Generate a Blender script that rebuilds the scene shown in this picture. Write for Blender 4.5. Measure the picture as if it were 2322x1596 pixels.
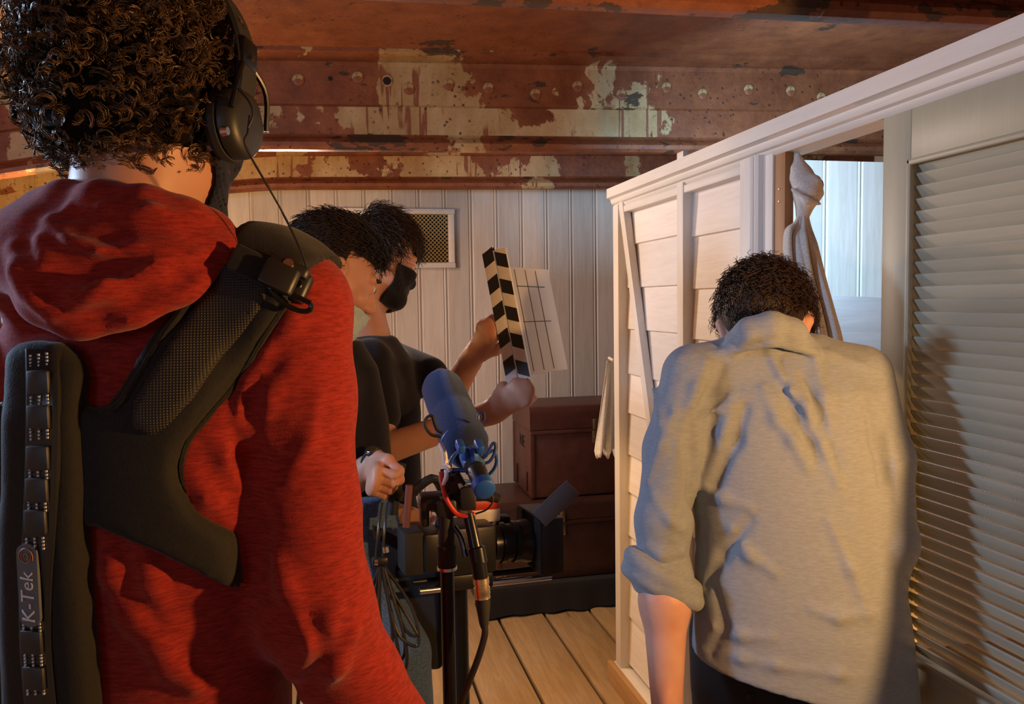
import bpy, bmesh, math, random
import numpy as np
from mathutils import Vector, Matrix
random.seed(7); rng = np.random.default_rng(7)
S = bpy.context.scene
COL = S.collection
for o in list(bpy.data.objects): bpy.data.objects.remove(o)

# ------------------------------------------------------------------ camera
W, H, FPX = 2322, 1596, 1800.0
YAW, PITCH, ROLL = math.radians(12.6), math.radians(3.6), -0.015
CAM = np.array([0, 0, 1.5])
FW = np.array([math.sin(YAW)*math.cos(PITCH), math.cos(YAW)*math.cos(PITCH), -math.sin(PITCH)])
_r = np.cross(FW, [0, 0, 1.0]); _r /= np.linalg.norm(_r); _u = np.cross(_r, FW)
RT = _r*math.cos(ROLL)+_u*math.sin(ROLL); UP = -_r*math.sin(ROLL)+_u*math.cos(ROLL)
cd = bpy.data.cameras.new('camera'); cam = bpy.data.objects.new('camera', cd); COL.objects.link(cam)
cd.sensor_fit = 'HORIZONTAL'; cd.sensor_width = 36.0; cd.lens = 36.0*FPX/W; cd.clip_start = 0.02
M = Matrix.Identity(4)
for i in range(3):
    M[i][0] = RT[i]; M[i][1] = UP[i]; M[i][2] = -FW[i]; M[i][3] = CAM[i]
cam.matrix_world = M
S.camera = cam

# ------------------------------------------------------------------ light and exposure
S.view_settings.view_transform = 'Standard'; S.view_settings.look = 'None'
S.view_settings.gamma = 1.0; S.view_settings.use_curve_mapping = False
S.view_settings.exposure = 0.0
wd = bpy.data.worlds.new('dim_hold'); S.world = wd; wd.use_nodes = True
wd.node_tree.nodes['Background'].inputs[0].default_value = (0.9, 0.62, 0.42, 1)
wd.node_tree.nodes['Background'].inputs[1].default_value = 0.03

def lamp(name, kind, loc, target, energy, col, size=0.1, spot=None, blend=0.1, spread=None, size_y=None):
    l = bpy.data.lights.new(name, kind); l.energy = energy; l.color = col
    if kind == 'AREA':
        l.size = size
        if size_y: l.shape = 'RECTANGLE'; l.size_y = size_y
        if spread: l.spread = math.radians(spread)
    else: l.shadow_soft_size = size
    if kind == 'SPOT': l.spot_size = math.radians(spot); l.spot_blend = blend
    o = bpy.data.objects.new(name, l); COL.objects.link(o); o.location = loc
    o.rotation_euler = (Vector(target)-Vector(loc)).to_track_quat('-Z', 'Y').to_euler()
    return o
WARM = (1.0, 0.50, 0.16); AMBER = (1.0, 0.46, 0.13); COOL = (0.46, 0.67, 1.0); NEUT = (1.0, 0.80, 0.62)
WL = (0.93, 0.48, 1.40); wa = math.radians(-65.5)
lamp('warm_film_light', 'SPOT', WL, (WL[0]+math.sin(wa), WL[1]+math.cos(wa), 1.42), 47, WARM, 0.02, 138, 0.03)
lamp('cool_film_light', 'AREA', (-1.35, 1.45, 1.75), (1.0, 1.6, 1.2), 22, COOL, 0.2)
lamp('hold_lantern', 'POINT', (-0.85, 3.0, 1.58), (0, 0, 0), 34, (1.0, 0.58, 0.24), 0.08)
lamp('deck_lamp', 'SPOT', (0.40, 2.35, 2.02), (0.80, 2.95, 0.0), 48, (1.0, 0.56, 0.20), 0.06, 44, 0.35)
lamp('cool_fill_light', 'AREA', (-1.3, -0.7, 1.6), (0.0, 0.9, 1.4), 3.2, (0.50, 0.70, 1.0), 0.4)  # added weak cool fill for the harness strip
lamp('partition_light', 'AREA', (-0.15, 3.45, 2.0), (1.0, 2.3, 1.2), 18, (1.0, 0.80, 0.68), 0.25)
lamp('cabin_daylight', 'AREA', (1.28, 2.20, 1.90), (2.15, 2.8, 1.6), 24, (0.40, 0.68, 1.0), 0.2)
lamp('film_light_spill', 'POINT', (0.93, 0.48, 1.42), (0, 0, 0), 1.6, WARM, 0.05)
lamp('cabin_lantern', 'POINT', (1.55, 0.95, 0.55), (0, 0, 0), 16, AMBER, 0.05)

# ------------------------------------------------------------------ helpers
def P(px, py, d):
    """world point that a measured photo pixel has at distance d in front of the photographer"""
    return CAM + d*(FW + RT*(px-W/2)/FPX + UP*(H/2-py)/FPX)
def PX(px, py, x):
    r = FW + RT*(px-W/2)/FPX + UP*(H/2-py)/FPX
    return CAM + r*((x-CAM[0])/r[0])
def norm(v): v = np.asarray(v, float); return v/np.linalg.norm(v)

def tag(o, label=None, cat=None, group=None, kind=None):
    if label: o['label'] = label
    if cat: o['category'] = cat
    if group: o['group'] = group
    if kind: o['kind'] = kind
    return o
def empty(name, loc=(0, 0, 0), rz=0.0):
    o = bpy.data.objects.new(name, None); COL.objects.link(o); o.location = loc; o.rotation_euler = (0, 0, rz)
    o.empty_display_size = 0.05
    return o
def link(name, me, m, parent=None, loc=None):
    o = bpy.data.objects.new(name, me); COL.objects.link(o)
    if m is not None and not me.materials: me.materials.append(m)
    if parent is not None:
        o.parent = parent
        if loc is None:
            mw = parent.matrix_basis.copy(); q = parent
            while q.parent: mw = q.parent.matrix_basis @ q.matrix_parent_inverse @ mw; q = q.parent
            o.matrix_parent_inverse = mw.inverted()
    if loc is not None: o.location = loc
    return o
def mesh_np(name, V, F, smooth=True):
    """V (n,3) array, F (m,3) or (m,4) int array or list of lists"""
    me = bpy.data.meshes.new(name); V = np.asarray(V, np.float32)
    if isinstance(F, np.ndarray):
        k = F.shape[1]; m = F.shape[0]
        me.vertices.add(len(V)); me.vertices.foreach_set('co', V.ravel())
        me.loops.add(m*k); me.loops.foreach_set('vertex_index', F.astype(np.int32).ravel())
        me.polygons.add(m); me.polygons.foreach_set('loop_start', np.arange(0, m*k, k, dtype=np.int32))
        me.update(calc_edges=True)
    else:
        me.from_pydata([tuple(map(float, v)) for v in V], [], F)
    if smooth: me.polygons.foreach_set('use_smooth', np.ones(len(me.polygons), bool))
    me.validate(); me.update()
    return me
class MB:
    """collects shapes into ONE mesh"""
    def __init__(s): s.V = []; s.F = []; s.n = 0
    def add(s, V, F):
        s.V.append(np.asarray(V, float)); s.F += [[i+s.n for i in f] for f in F]; s.n += len(V); return s
    def box(s, c, size, rot=None, bev=0.0):
        h = np.array(size, float)/2; c = np.array(c, float)
        if bev <= 0:
            V = np.array([[x, y, z] for x in (-1, 1) for y in (-1, 1) for z in (-1, 1)])*h
            F = [[0, 1, 3, 2], [4, 6, 7, 5], [0, 4, 5, 1], [2, 3, 7, 6], [0, 2, 6, 4], [1, 5, 7, 3]]
        else:
            bm = bmesh.new(); bmesh.ops.create_cube(bm, size=2.0)
            for v in bm.verts: v.co = Vector([v.co[i]*h[i] for i in range(3)])
            bmesh.ops.bevel(bm, geom=bm.edges[:], offset=min(bev, h.min()*.9), segments=2, affect='EDGES', profile=0.5)
            bm.verts.index_update(); V = np.array([v.co[:] for v in bm.verts]); F = [[v.index for v in f.verts] for f in bm.faces]; bm.free()
        if rot is not None: V = V @ np.array(rot).T
        return s.add(V+c, F)
    def tube(s, pts, r, n=10, cap=True, closed=False):
        pts = np.array(pts, float); m = len(pts); rr = np.broadcast_to(np.asarray(r, float), (m,))
        T = np.gradient(pts, axis=0) if not closed else np.roll(pts, -1, 0)-np.roll(pts, 1, 0)
        T /= np.linalg.norm(T, axis=1)[:, None]+1e-12
        a = np.array([0, 0, 1.0]) if abs(T[0][2]) < .9 else np.array([1.0, 0, 0])
        N = np.cross(T[0], a); N /= np.linalg.norm(N); V = []
        for i in range(m):
            N = N-T[i]*(N@T[i]); N /= np.linalg.norm(N); B = np.cross(T[i], N)
            for k in range(n):
                t = 2*math.pi*k/n; V.append(pts[i]+rr[i]*(math.cos(t)*N+math.sin(t)*B))
        F = []
        for i in range(m if closed else m-1):
            for k in range(n):
                a0 = i*n+k; a1 = i*n+(k+1) % n; b0 = ((i+1) % m)*n+k; b1 = ((i+1) % m)*n+(k+1) % n
                F.append([a0, a1, b1, b0])
        if cap and not closed: F.append(list(range(n))[::-1]); F.append(list(range((m-1)*n, m*n)))
        return s.add(V, F)
    def cyl(s, a, b, r, r2=None, n=16): return s.tube([a, b], [r, r if r2 is None else r2], n)
    def lathe(s, a, axis, prof, n=20):
        """prof: list of (distance along axis, radius)"""
        a = np.array(a, float); ax = norm(axis)
        t = np.array([0, 0, 1.0]) if abs(ax[2]) < .9 else np.array([1.0, 0, 0])
        u = norm(np.cross(ax, t)); w = np.cross(ax, u); V = []; F = []
        for d, r in prof:
            for k in range(n):
                q = 2*math.pi*k/n; V.append(a+ax*d+r*(math.cos(q)*u+math.sin(q)*w))
        for i in range(len(prof)-1):
            for k in range(n): F.append([i*n+k, i*n+(k+1) % n, (i+1)*n+(k+1) % n, (i+1)*n+k])
        F.append(list(range(n))[::-1]); F.append(list(range((len(prof)-1)*n, len(prof)*n)))
        return s.add(V, F)
    def extrude(s, poly, frame, t0, t1):
        """poly: 2D points in frame (o,u,v,n); slab from t0 to t1 along n"""
        o, u, v, n = [np.array(q, float) for q in frame]; k = len(poly)
        V = [o+u*a+v*b+n*t0 for a, b in poly]+[o+u*a+v*b+n*t1 for a, b in poly]
        F = [list(range(k))[::-1], list(range(k, 2*k))]+[[i, (i+1) % k, k+(i+1) % k, k+i] for i in range(k)]
        return s.add(V, F)
    def sweep(s, prof, path_fn, ts):
        """prof: closed 2D profile, path_fn(t)->(origin,u,v)"""
        k = len(prof); V = []; F = []
        for t in ts:
            o, u, v = path_fn(t)
            for a, b in prof: V.append(np.array(o)+np.array(u)*a+np.array(v)*b)
        for i in range(len(ts)-1):
            for j in range(k): F.append([i*k+j, i*k+(j+1) % k, (i+1)*k+(j+1) % k, (i+1)*k+j])
        F.append(list(range(k))[::-1]); F.append(list(range((len(ts)-1)*k, len(ts)*k)))
        return s.add(V, F)
    def mesh(s, name, smooth=False, auto=None):
        V = np.concatenate(s.V); me = bpy.data.meshes.new(name); me.from_pydata(V.tolist(), [], s.F)
        bm = bmesh.new(); bm.from_mesh(me); bmesh.ops.recalc_face_normals(bm, faces=bm.faces[:]); bm.to_mesh(me); bm.free()
        if smooth or auto: me.polygons.foreach_set('use_smooth', np.ones(len(me.polygons), bool))
        if auto: me.set_sharp_from_angle(angle=math.radians(auto))
        me.update(); return me
    def build(s, name, m, parent=None, smooth=False, auto=35):
        return link(name, s.mesh(name, smooth, auto), m, parent)
def rotz(a): c, q = math.cos(a), math.sin(a); return np.array([[c, -q, 0], [q, c, 0], [0, 0, 1.0]])
def frame_rot(u, v):
    u = norm(u); n = norm(np.cross(u, v)); v = np.cross(n, u); return np.array([u, v, n]).T
def bez(pts, n):
    """Catmull-Rom through points"""
    p = np.array(pts, float); m = len(p); p = np.concatenate([[2*p[0]-p[1]], p, [2*p[-1]-p[-2]]]); out = []
    for t in np.linspace(0, m-1-1e-9, n):
        i = int(t); q = t-i; a, b, c, d = p[i], p[i+1], p[i+2], p[i+3]
        out.append(.5*((2*b)+(-a+c)*q+(2*a-5*b+4*c-d)*q*q+(-a+3*b-3*c+d)*q**3))
    return np.array(out)

# ------------------------------------------------------------------ signed-distance sculpting
class Sdf:
    def __init__(s, lo, hi, h):
        s.lo = np.array(lo, float); s.h = h; s.n = np.ceil((np.array(hi)-s.lo)/h).astype(int)+1
        s.D = np.full(s.n, 1.0, np.float32)
    def win(s, lo, hi):
        a = np.clip(np.floor((np.array(lo)-s.lo)/s.h).astype(int), 0, s.n); b = np.clip(np.ceil((np.array(hi)-s.lo)/s.h).astype(int)+1, 0, s.n)
        if (b-a).min() <= 0: return None, None
        sl = tuple(slice(a[i], b[i]) for i in range(3))
        ax = [(s.lo[i]+s.h*np.arange(a[i], b[i])).astype(np.float32) for i in range(3)]
        return sl, np.stack(np.meshgrid(*ax, indexing='ij'), -1)
    def op(s, fn, lo, hi, k=0.01, mode='add'):
        m = 3*k+.02 if mode != 'cut' else k+.01
        sl, X = s.win(np.array(lo)-m, np.array(hi)+m)
        if sl is None: return s
        d = fn(X).astype(np.float32); D = s.D[sl]
        if mode == 'add':
            hh = np.clip(.5+.5*(d-D)/max(k, 1e-6), 0, 1); s.D[sl] = d*(1-hh)+D*hh-k*hh*(1-hh)
        elif mode == 'sub':
            hh = np.clip(.5-.5*(D+d)/max(k, 1e-6), 0, 1); s.D[sl] = D*(1-hh)-d*hh+k*hh*(1-hh)
        elif mode == 'and':
            hh = np.clip(.5-.5*(d-D)/max(k, 1e-6), 0, 1); s.D[sl] = d*(1-hh)+D*hh+k*hh*(1-hh)
        return s
    def limb(s, pts, r, k=0.02, flat=None, mode='add', kk=None):
        """tapered chain; flat=(axis, scale) squashes the cross-section"""
        pts = [np.array(p, float) for p in pts]; r = [float(r)]*len(pts) if np.isscalar(r) else list(r)
        A = None
        if flat is not None: A = (norm(flat[0]).astype(np.float32), 1.0/flat[1])
        def fn(X):
            out = None
            for i in range(len(pts)-1):
                a, b = pts[i].astype(np.float32), pts[i+1].astype(np.float32); ab = b-a; L = float(ab@ab)+1e-12
                t = np.clip(((X-a)@ab)/L, 0, 1); v = X-(a+t[..., None]*ab)
                if A is not None: q = v@A[0]; v = v+((A[1]-1)*q)[..., None]*A[0]
                d = np.sqrt((v*v).sum(-1))-(r[i]+(r[i+1]-r[i])*t)
                if A is not None and A[1] > 1: d = d/A[1]**.5
                if out is None: out = d
                else:
                    q = (kk if kk else .012); hh = np.clip(.5+.5*(d-out)/q, 0, 1); out = d*(1-hh)+out*hh-q*hh*(1-hh)
            return out
        P0 = np.array(pts); R = max(r)*(max(1, flat[1]) if flat else 1)
        return s.op(fn, P0.min(0)-R, P0.max(0)+R, k, mode)
    def ball(s, c, rad, k=0.02, rot=None, mode='add'):
        c = np.array(c, np.float32); rad = np.broadcast_to(np.array(rad, float), (3,)).astype(np.float32)
        Rm = np.eye(3, dtype=np.float32) if rot is None else np.array(rot, np.float32)
        def fn(X):
            v = (X-c)@Rm; q = np.sqrt(((v/rad)**2).sum(-1)); g = np.sqrt(((v/rad**2)**2).sum(-1))+1e-6
            return np.where(q > .05, q*(q-1)/g, -rad.min())
        R = rad.max(); return s.op(fn, c-R, c+R, k, mode)
    def loft(s, rings, k=0.02, mode='add', ex=2.4):
        """rings bottom to top: (centre, right vec, half width, half depth); cross-sections are superellipses in the horizontal"""
        Z = np.array([q[0][2] for q in rings]); C = np.array([q[0] for q in rings]); Rv = np.array([q[1] for q in rings]); HW = np.array([q[2] for q in rings]); HD = np.array([q[3] for q in rings])
        def fn(X):
            z = np.clip(X[..., 2], Z[0], Z[-1]); ip = lambda a: np.interp(z, Z, a)
            dx = X[..., 0]-ip(C[:, 0]); dy = X[..., 1]-ip(C[:, 1]); rx = ip(Rv[:, 0]); ry = ip(Rv[:, 1]); hw = ip(HW); hd = ip(HD)
            u = dx*rx+dy*ry; v = -dx*ry+dy*rx
            q = (np.abs(u/hw)**ex+np.abs(v/hd)**ex)**(1/ex); d = (q-1)*np.minimum(hw, hd)
            dz = np.abs(X[..., 2]-z); return np.where(dz > 0, np.sqrt(np.maximum(d, 0)**2+dz**2)+np.minimum(d, 0)*.0, d)
        R = max(HW.max(), HD.max()); lo = C.min(0)-R; hi = C.max(0)+R; lo[2] = Z[0]-.02; hi[2] = Z[-1]+.02
        return s.op(fn, lo, hi, k, mode)
    def sample(s, pts):
        q = (np.asarray(pts)-s.lo)/s.h; q = np.clip(q, 0, s.n-1.001); i = q.astype(int); t = q-i; out = 0
        for a in (0, 1):
            for b in (0, 1):
                for c in (0, 1):
                    w = (t[:, 0] if a else 1-t[:, 0])*(t[:, 1] if b else 1-t[:, 1])*(t[:, 2] if c else 1-t[:, 2])
                    out = out+w*s.D[i[:, 0]+a, i[:, 1]+b, i[:, 2]+c]
        return out
    def grad(s, pts):
        e = s.h*.8; p = np.asarray(pts, float); g = np.stack([s.sample(p+e*np.eye(3)[i])-s.sample(p-e*np.eye(3)[i]) for i in range(3)], -1)
        return g/(np.linalg.norm(g, axis=1)[:, None]+1e-9)
    def hit(s, pix, d0, d1, off=0.0):
        """points of the sculpted surface under measured photo pixels"""
        out = []
        for px, py in pix:
            t = np.arange(d0, d1, s.h*.4); r = FW+RT*(px-W/2)/FPX+UP*(H/2-py)/FPX
            q = s.sample(CAM+t[:, None]*r); w = np.where(q < off)[0]; j = w[0] if len(w) else int(np.argmin(q)); out.append(CAM+t[j]*r)
        return np.array(out)
    def mesh(s, name, smooth=2):
        D = s.D; n = D.shape; ins = D < 0
        cn = [m-1 for m in n]; cnt = np.zeros(cn, np.int8)
        off = [(a, b, c) for a in (0, 1) for b in (0, 1) for c in (0, 1)]
        for a, b, c in off: cnt += ins[a:a+cn[0], b:b+cn[1], c:c+cn[2]]
        act = np.argwhere((cnt > 0) & (cnt < 8)); idx = np.full(cn, -1, np.int32); idx[tuple(act.T)] = np.arange(len(act))
        acc = np.zeros((len(act), 3)); w = np.zeros(len(act))
        val = {o: D[act[:, 0]+o[0], act[:, 1]+o[1], act[:, 2]+o[2]] for o in off}
        for o in off:
            for ax in range(3):
                if o[ax]: continue
                p = list(o); p[ax] = 1; p = tuple(p); v0, v1 = val[o], val[p]; m = (v0 < 0) != (v1 < 0)
                t = np.zeros(len(act)); t[m] = v0[m]/(v0[m]-v1[m]); pos = np.repeat(np.array([o], float), len(act), 0); pos[:, ax] += t
                acc[m] += pos[m]; w[m] += 1
        V = s.lo+s.h*(act+acc/w[:, None]); Q = []
        for ax in range(3):
            b, c = (ax+1) % 3, (ax+2) % 3
            s0 = [slice(None)]*3; s1 = [slice(None)]*3; s0[ax] = slice(0, -1); s1[ax] = slice(1, None)
            e = ins[tuple(s0)] != ins[tuple(s1)]; I = np.argwhere(e); I = I[(I[:, b] > 0) & (I[:, c] > 0) & (I[:, b] < n[b]-1) & (I[:, c] < n[c]-1)]
            fl = ins[tuple(I.T)]
            def cell(db, dc): J = I.copy(); J[:, b] -= db; J[:, c] -= dc; return idx[tuple(J.T)]
            q = np.stack([cell(1, 1), cell(0, 1), cell(0, 0), cell(1, 0)], -1); q[~fl] = q[~fl][:, ::-1]; Q.append(q)
        Q = np.concatenate(Q); Q = Q[(Q >= 0).all(1)]
        for _ in range(smooth):
            a = np.zeros_like(V); c = np.zeros(len(V))
            for i in range(4):
                np.add.at(a, Q[:, i], V[Q[:, (i+1) % 4]]); np.add.at(c, Q[:, i], 1); np.add.at(a, Q[:, i], V[Q[:, (i+3) % 4]]); np.add.at(c, Q[:, i], 1)
            V = V*.5+.5*a/np.maximum(c, 1)[:, None]
        return mesh_np(name, V, Q)
    def build(s, name, m, parent=None, smooth=2): return link(name, s.mesh(name, smooth), m, parent)
    def copy(s): c = object.__new__(Sdf); c.lo, c.h, c.n, c.D = s.lo, s.h, s.n, s.D.copy(); return c

def strands(name, curves, r0, r1, m, parent, sides=3, kind='stuff'):
    """curves (n,k,3) -> thin tubes in one mesh"""
    C = np.asarray(curves); n, k, _ = C.shape
    T = np.gradient(C, axis=1); T /= np.linalg.norm(T, axis=2)[..., None]+1e-9
    a = np.where(np.abs(T[..., 2:3]) < .9, np.array([0, 0, 1.0]), np.array([1.0, 0, 0]))
    N = np.cross(T, a); N /= np.linalg.norm(N, axis=2)[..., None]; B = np.cross(T, N)
    rr = np.linspace(r0, r1, k)[None, :, None]; ring = []
    for q in range(sides):
        t = 2*math.pi*q/sides; ring.append(C+rr*(math.cos(t)*N+math.sin(t)*B))
    V = np.stack(ring, 2).reshape(-1, 3)
    base = (np.arange(n)[:, None, None]*k+np.arange(k-1)[None, :, None])*sides; j = np.arange(sides)[None, None]; j2 = (j+1) % sides
    F = np.stack([base+j, base+j2, base+sides+j2, base+sides+j], -1).reshape(-1, 4)
    o = link(name, mesh_np(name, V, F), m, parent)
    if kind: o['kind'] = kind
    return o

# ------------------------------------------------------------------ materials
class NT:
    def __init__(s, name, rough=.6, metal=0.0, spec=.5):
        s.m = bpy.data.materials.new(name); s.m.use_nodes = True; s.t = s.m.node_tree; s.b = s.t.nodes['Principled BSDF']
        s.b.inputs['Roughness'].default_value = rough; s.b.inputs['Metallic'].default_value = metal; s.b.inputs['Specular IOR Level'].default_value = spec
    def n(s, ty, **k):
        x = s.t.nodes.new(ty)
        for a, v in k.items(): setattr(x, a, v)
        return x
    def l(s, a, b): s.t.links.new(a, b)
    def coord(s, scale=(1, 1, 1), rnd=True, kind='Object', rot=(0, 0, 0)):
        tc = s.n('ShaderNodeTexCoord'); mp = s.n('ShaderNodeMapping'); mp.inputs['Scale'].default_value = scale; mp.inputs['Rotation'].default_value = rot
        s.l(tc.outputs[kind], mp.inputs[0])
        if rnd:
            oi = s.n('ShaderNodeObjectInfo'); mul = s.n('ShaderNodeVectorMath', operation='SCALE'); mul.inputs[0].default_value = (7.3, 3.1, 9.7)
            s.l(oi.outputs['Random'], mul.inputs['Scale']); s.l(mul.outputs[0], mp.inputs['Location'])
        return mp.outputs[0]
    def noise(s, co, scale, detail=4, rough=.6, dist=0.0):
        x = s.n('ShaderNodeTexNoise'); x.inputs['Scale'].default_value = scale; x.inputs['Detail'].default_value = detail; x.inputs['Roughness'].default_value = rough; x.inputs['Distortion'].default_value = dist
        if co is not None: s.l(co, x.inputs['Vector'])
        return x.outputs['Fac']
    def ramp(s, fac, stops, interp='LINEAR'):
        x = s.n('ShaderNodeValToRGB'); r = x.color_ramp; r.interpolation = interp
        while len(r.elements) < len(stops): r.elements.new(.5)
        for e, (p, c) in zip(r.elements, stops): e.position = p; e.color = (*(c if not np.isscalar(c) else (c, c, c)), 1)
        s.l(fac, x.inputs[0]); return x.outputs[0]
    def mix(s, fac, a, b, mode='MIX'):
        x = s.n('ShaderNodeMix', data_type='RGBA', blend_type=mode)
        if np.isscalar(fac): x.inputs[0].default_value = fac
        else: s.l(fac, x.inputs[0])
        for q, i in ((a, 6), (b, 7)):
            if isinstance(q, tuple): x.inputs[i].default_value = (*q, 1)
            else: s.l(q, x.inputs[i])
        return x.outputs[2]
    def math(s, op, a, b=0.0, clamp=False):
        x = s.n('ShaderNodeMath', operation=op, use_clamp=clamp)
        for q, i in ((a, 0), (b, 1)):
            if np.isscalar(q): x.inputs[i].default_value = q
            else: s.l(q, x.inputs[i])
        return x.outputs[0]
    def color(s, c):
        if isinstance(c, tuple): s.b.inputs['Base Color'].default_value = (*c, 1)
        else: s.l(c, s.b.inputs['Base Color'])
        return s
    def bump(s, h, strength=.3, dist=.002):
        x = s.n('ShaderNodeBump'); x.inputs['Strength'].default_value = strength; x.inputs['Distance'].default_value = dist
        s.l(h, x.inputs['Height']); s.l(x.outputs[0], s.b.inputs['Normal']); return s
def plain(name, c, rough=.5, metal=0.0, bump=.15, bs=60, var=.15, spec=.5):
    t = NT(name, rough, metal, spec); co = t.coord(); f = t.noise(co, bs, 4)
    t.color(t.mix(f, tuple(x*(1-var) for x in c), tuple(min(1, x*(1+var)) for x in c)))
    if bump: t.bump(f, bump, .001)
    return t.m
def woodgrain(name, pale, dark, axis='z', knots=.5, rough=.55, streak=(.42, .36, .3), vary=.12):
    """painted / waxed softwood: long grain along one axis, knots and scuffs"""
    t = NT(name, rough); sc = {'x': (1.5, 18, 18), 'y': (18, 1.5, 18), 'z': (18, 18, 1.5)}[axis]; co = t.coord(sc); co2 = t.coord({'x': (.5, 2.5, 2.5), 'y': (2.5, .5, 2.5), 'z': (2.5, 2.5, .5)}[axis])
    g = t.noise(co, 2.2, 6, .65, 1.2); gr = t.ramp(g, [(.3, dark), (.62, pale)])
    k = t.n('ShaderNodeTexVoronoi'); k.inputs['Scale'].default_value = 3.2; t.l(co2, k.inputs['Vector'])
    kf = t.ramp(k.outputs['Distance'], [(.0, (knots,)*3), (.085, (0.0,)*3)])
    c = t.mix(kf, gr, streak)
    sp = t.noise(t.coord((9, 9, 9)), 3.0, 5, .7); sf = t.ramp(sp, [(.66, 0.0), (.76, .45*knots)])
    c = t.mix(sf, c, streak)
    oi = t.n('ShaderNodeObjectInfo'); v = t.math('ADD', t.math('MULTIPLY', oi.outputs['Random'], vary*2), 1-vary)
    vm = t.n('ShaderNodeVectorMath', operation='SCALE'); t.l(c, vm.inputs[0]); t.l(v, vm.inputs['Scale'])
    t.l(vm.outputs[0], t.b.inputs['Base Color']); t.bump(g, .25, .0015); return t.m
def cloth(name, c, c2=None, weave=900, fold=30, rough=.9, mel=.25, bump=.35, sheen=.15, horiz=False):
    t = NT(name, rough, 0, .2); co = t.coord((1, 1, 1), False, 'Object')
    hs = t.coord((40, 40, 260) if horiz else (150, 150, 150), False, 'Object')
    m = t.noise(hs, 1.6, 4, .75); c2 = c2 or tuple(x*(1-mel) for x in c)
    t.color(t.mix(t.ramp(m, [(.38, 0.0), (.62, 1.0)]), c2, c))
    w = t.noise(co, weave, 2, .6); f = t.noise(co, fold, 4, .55)
    t.bump(t.math('ADD', t.math('MULTIPLY', w, .35), t.math('MULTIPLY', f, 1.2)), bump, .003)
    t.b.inputs['Sheen Weight'].default_value = sheen; return t.m
def skin_mat(name, c, flush=(.55, .18, .12)):
    t = NT(name, .48, 0, .4); co = t.coord((1, 1, 1), False); f = t.noise(co, 22, 5); p = t.noise(co, 600, 2)
    t.color(t.mix(t.ramp(f, [(.4, 0.0), (.75, .45)]), c, flush)); t.bump(p, .18, .0006)
    t.b.inputs['Subsurface Weight'].default_value = .12; t.b.inputs['Subsurface Radius'].default_value = (.012, .004, .002); t.b.inputs['Subsurface Scale'].default_value = .5
    return t.m
def hair_mat(name, c, c2, rough=.38):
    t = NT(name, rough, 0, .5); f = t.noise(t.coord((1, 1, 1), False), 140, 3); t.color(t.mix(t.ramp(f, [(.35, 0.0), (.7, 1.0)]), c, c2))
    return t.m
# ================================================================== SETTING
M_wall = woodgrain('whitewashed_pine', (.70, .63, .55), (.60, .52, .43), 'z', .35)
M_board = woodgrain('whitewashed_board', (.80, .75, .70), (.72, .66, .60), 'y', .30)
M_trim = woodgrain('white_painted_trim', (.80, .76, .70), (.74, .69, .62), 'y', .10)
M_trimz = woodgrain('white_painted_post', (.80, .76, .70), (.74, .69, .62), 'z', .10)
M_floor = woodgrain('bare_floor_pine', (.48, .31, .145), (.35, .21, .09), 'y', .85, .5, (.10, .06, .03), .10)
M_gap = plain('dark_gap', (.012, .009, .007), .9)
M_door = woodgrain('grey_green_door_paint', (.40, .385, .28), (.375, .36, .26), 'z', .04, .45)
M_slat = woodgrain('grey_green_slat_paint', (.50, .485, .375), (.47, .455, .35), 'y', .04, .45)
M_bare = woodgrain('orange_bare_wood', (.42, .20, .075), (.32, .14, .05), 'z', .3)
M_steel = plain('steel_screw', (.5, .48, .45), .35, 1.0)

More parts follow.
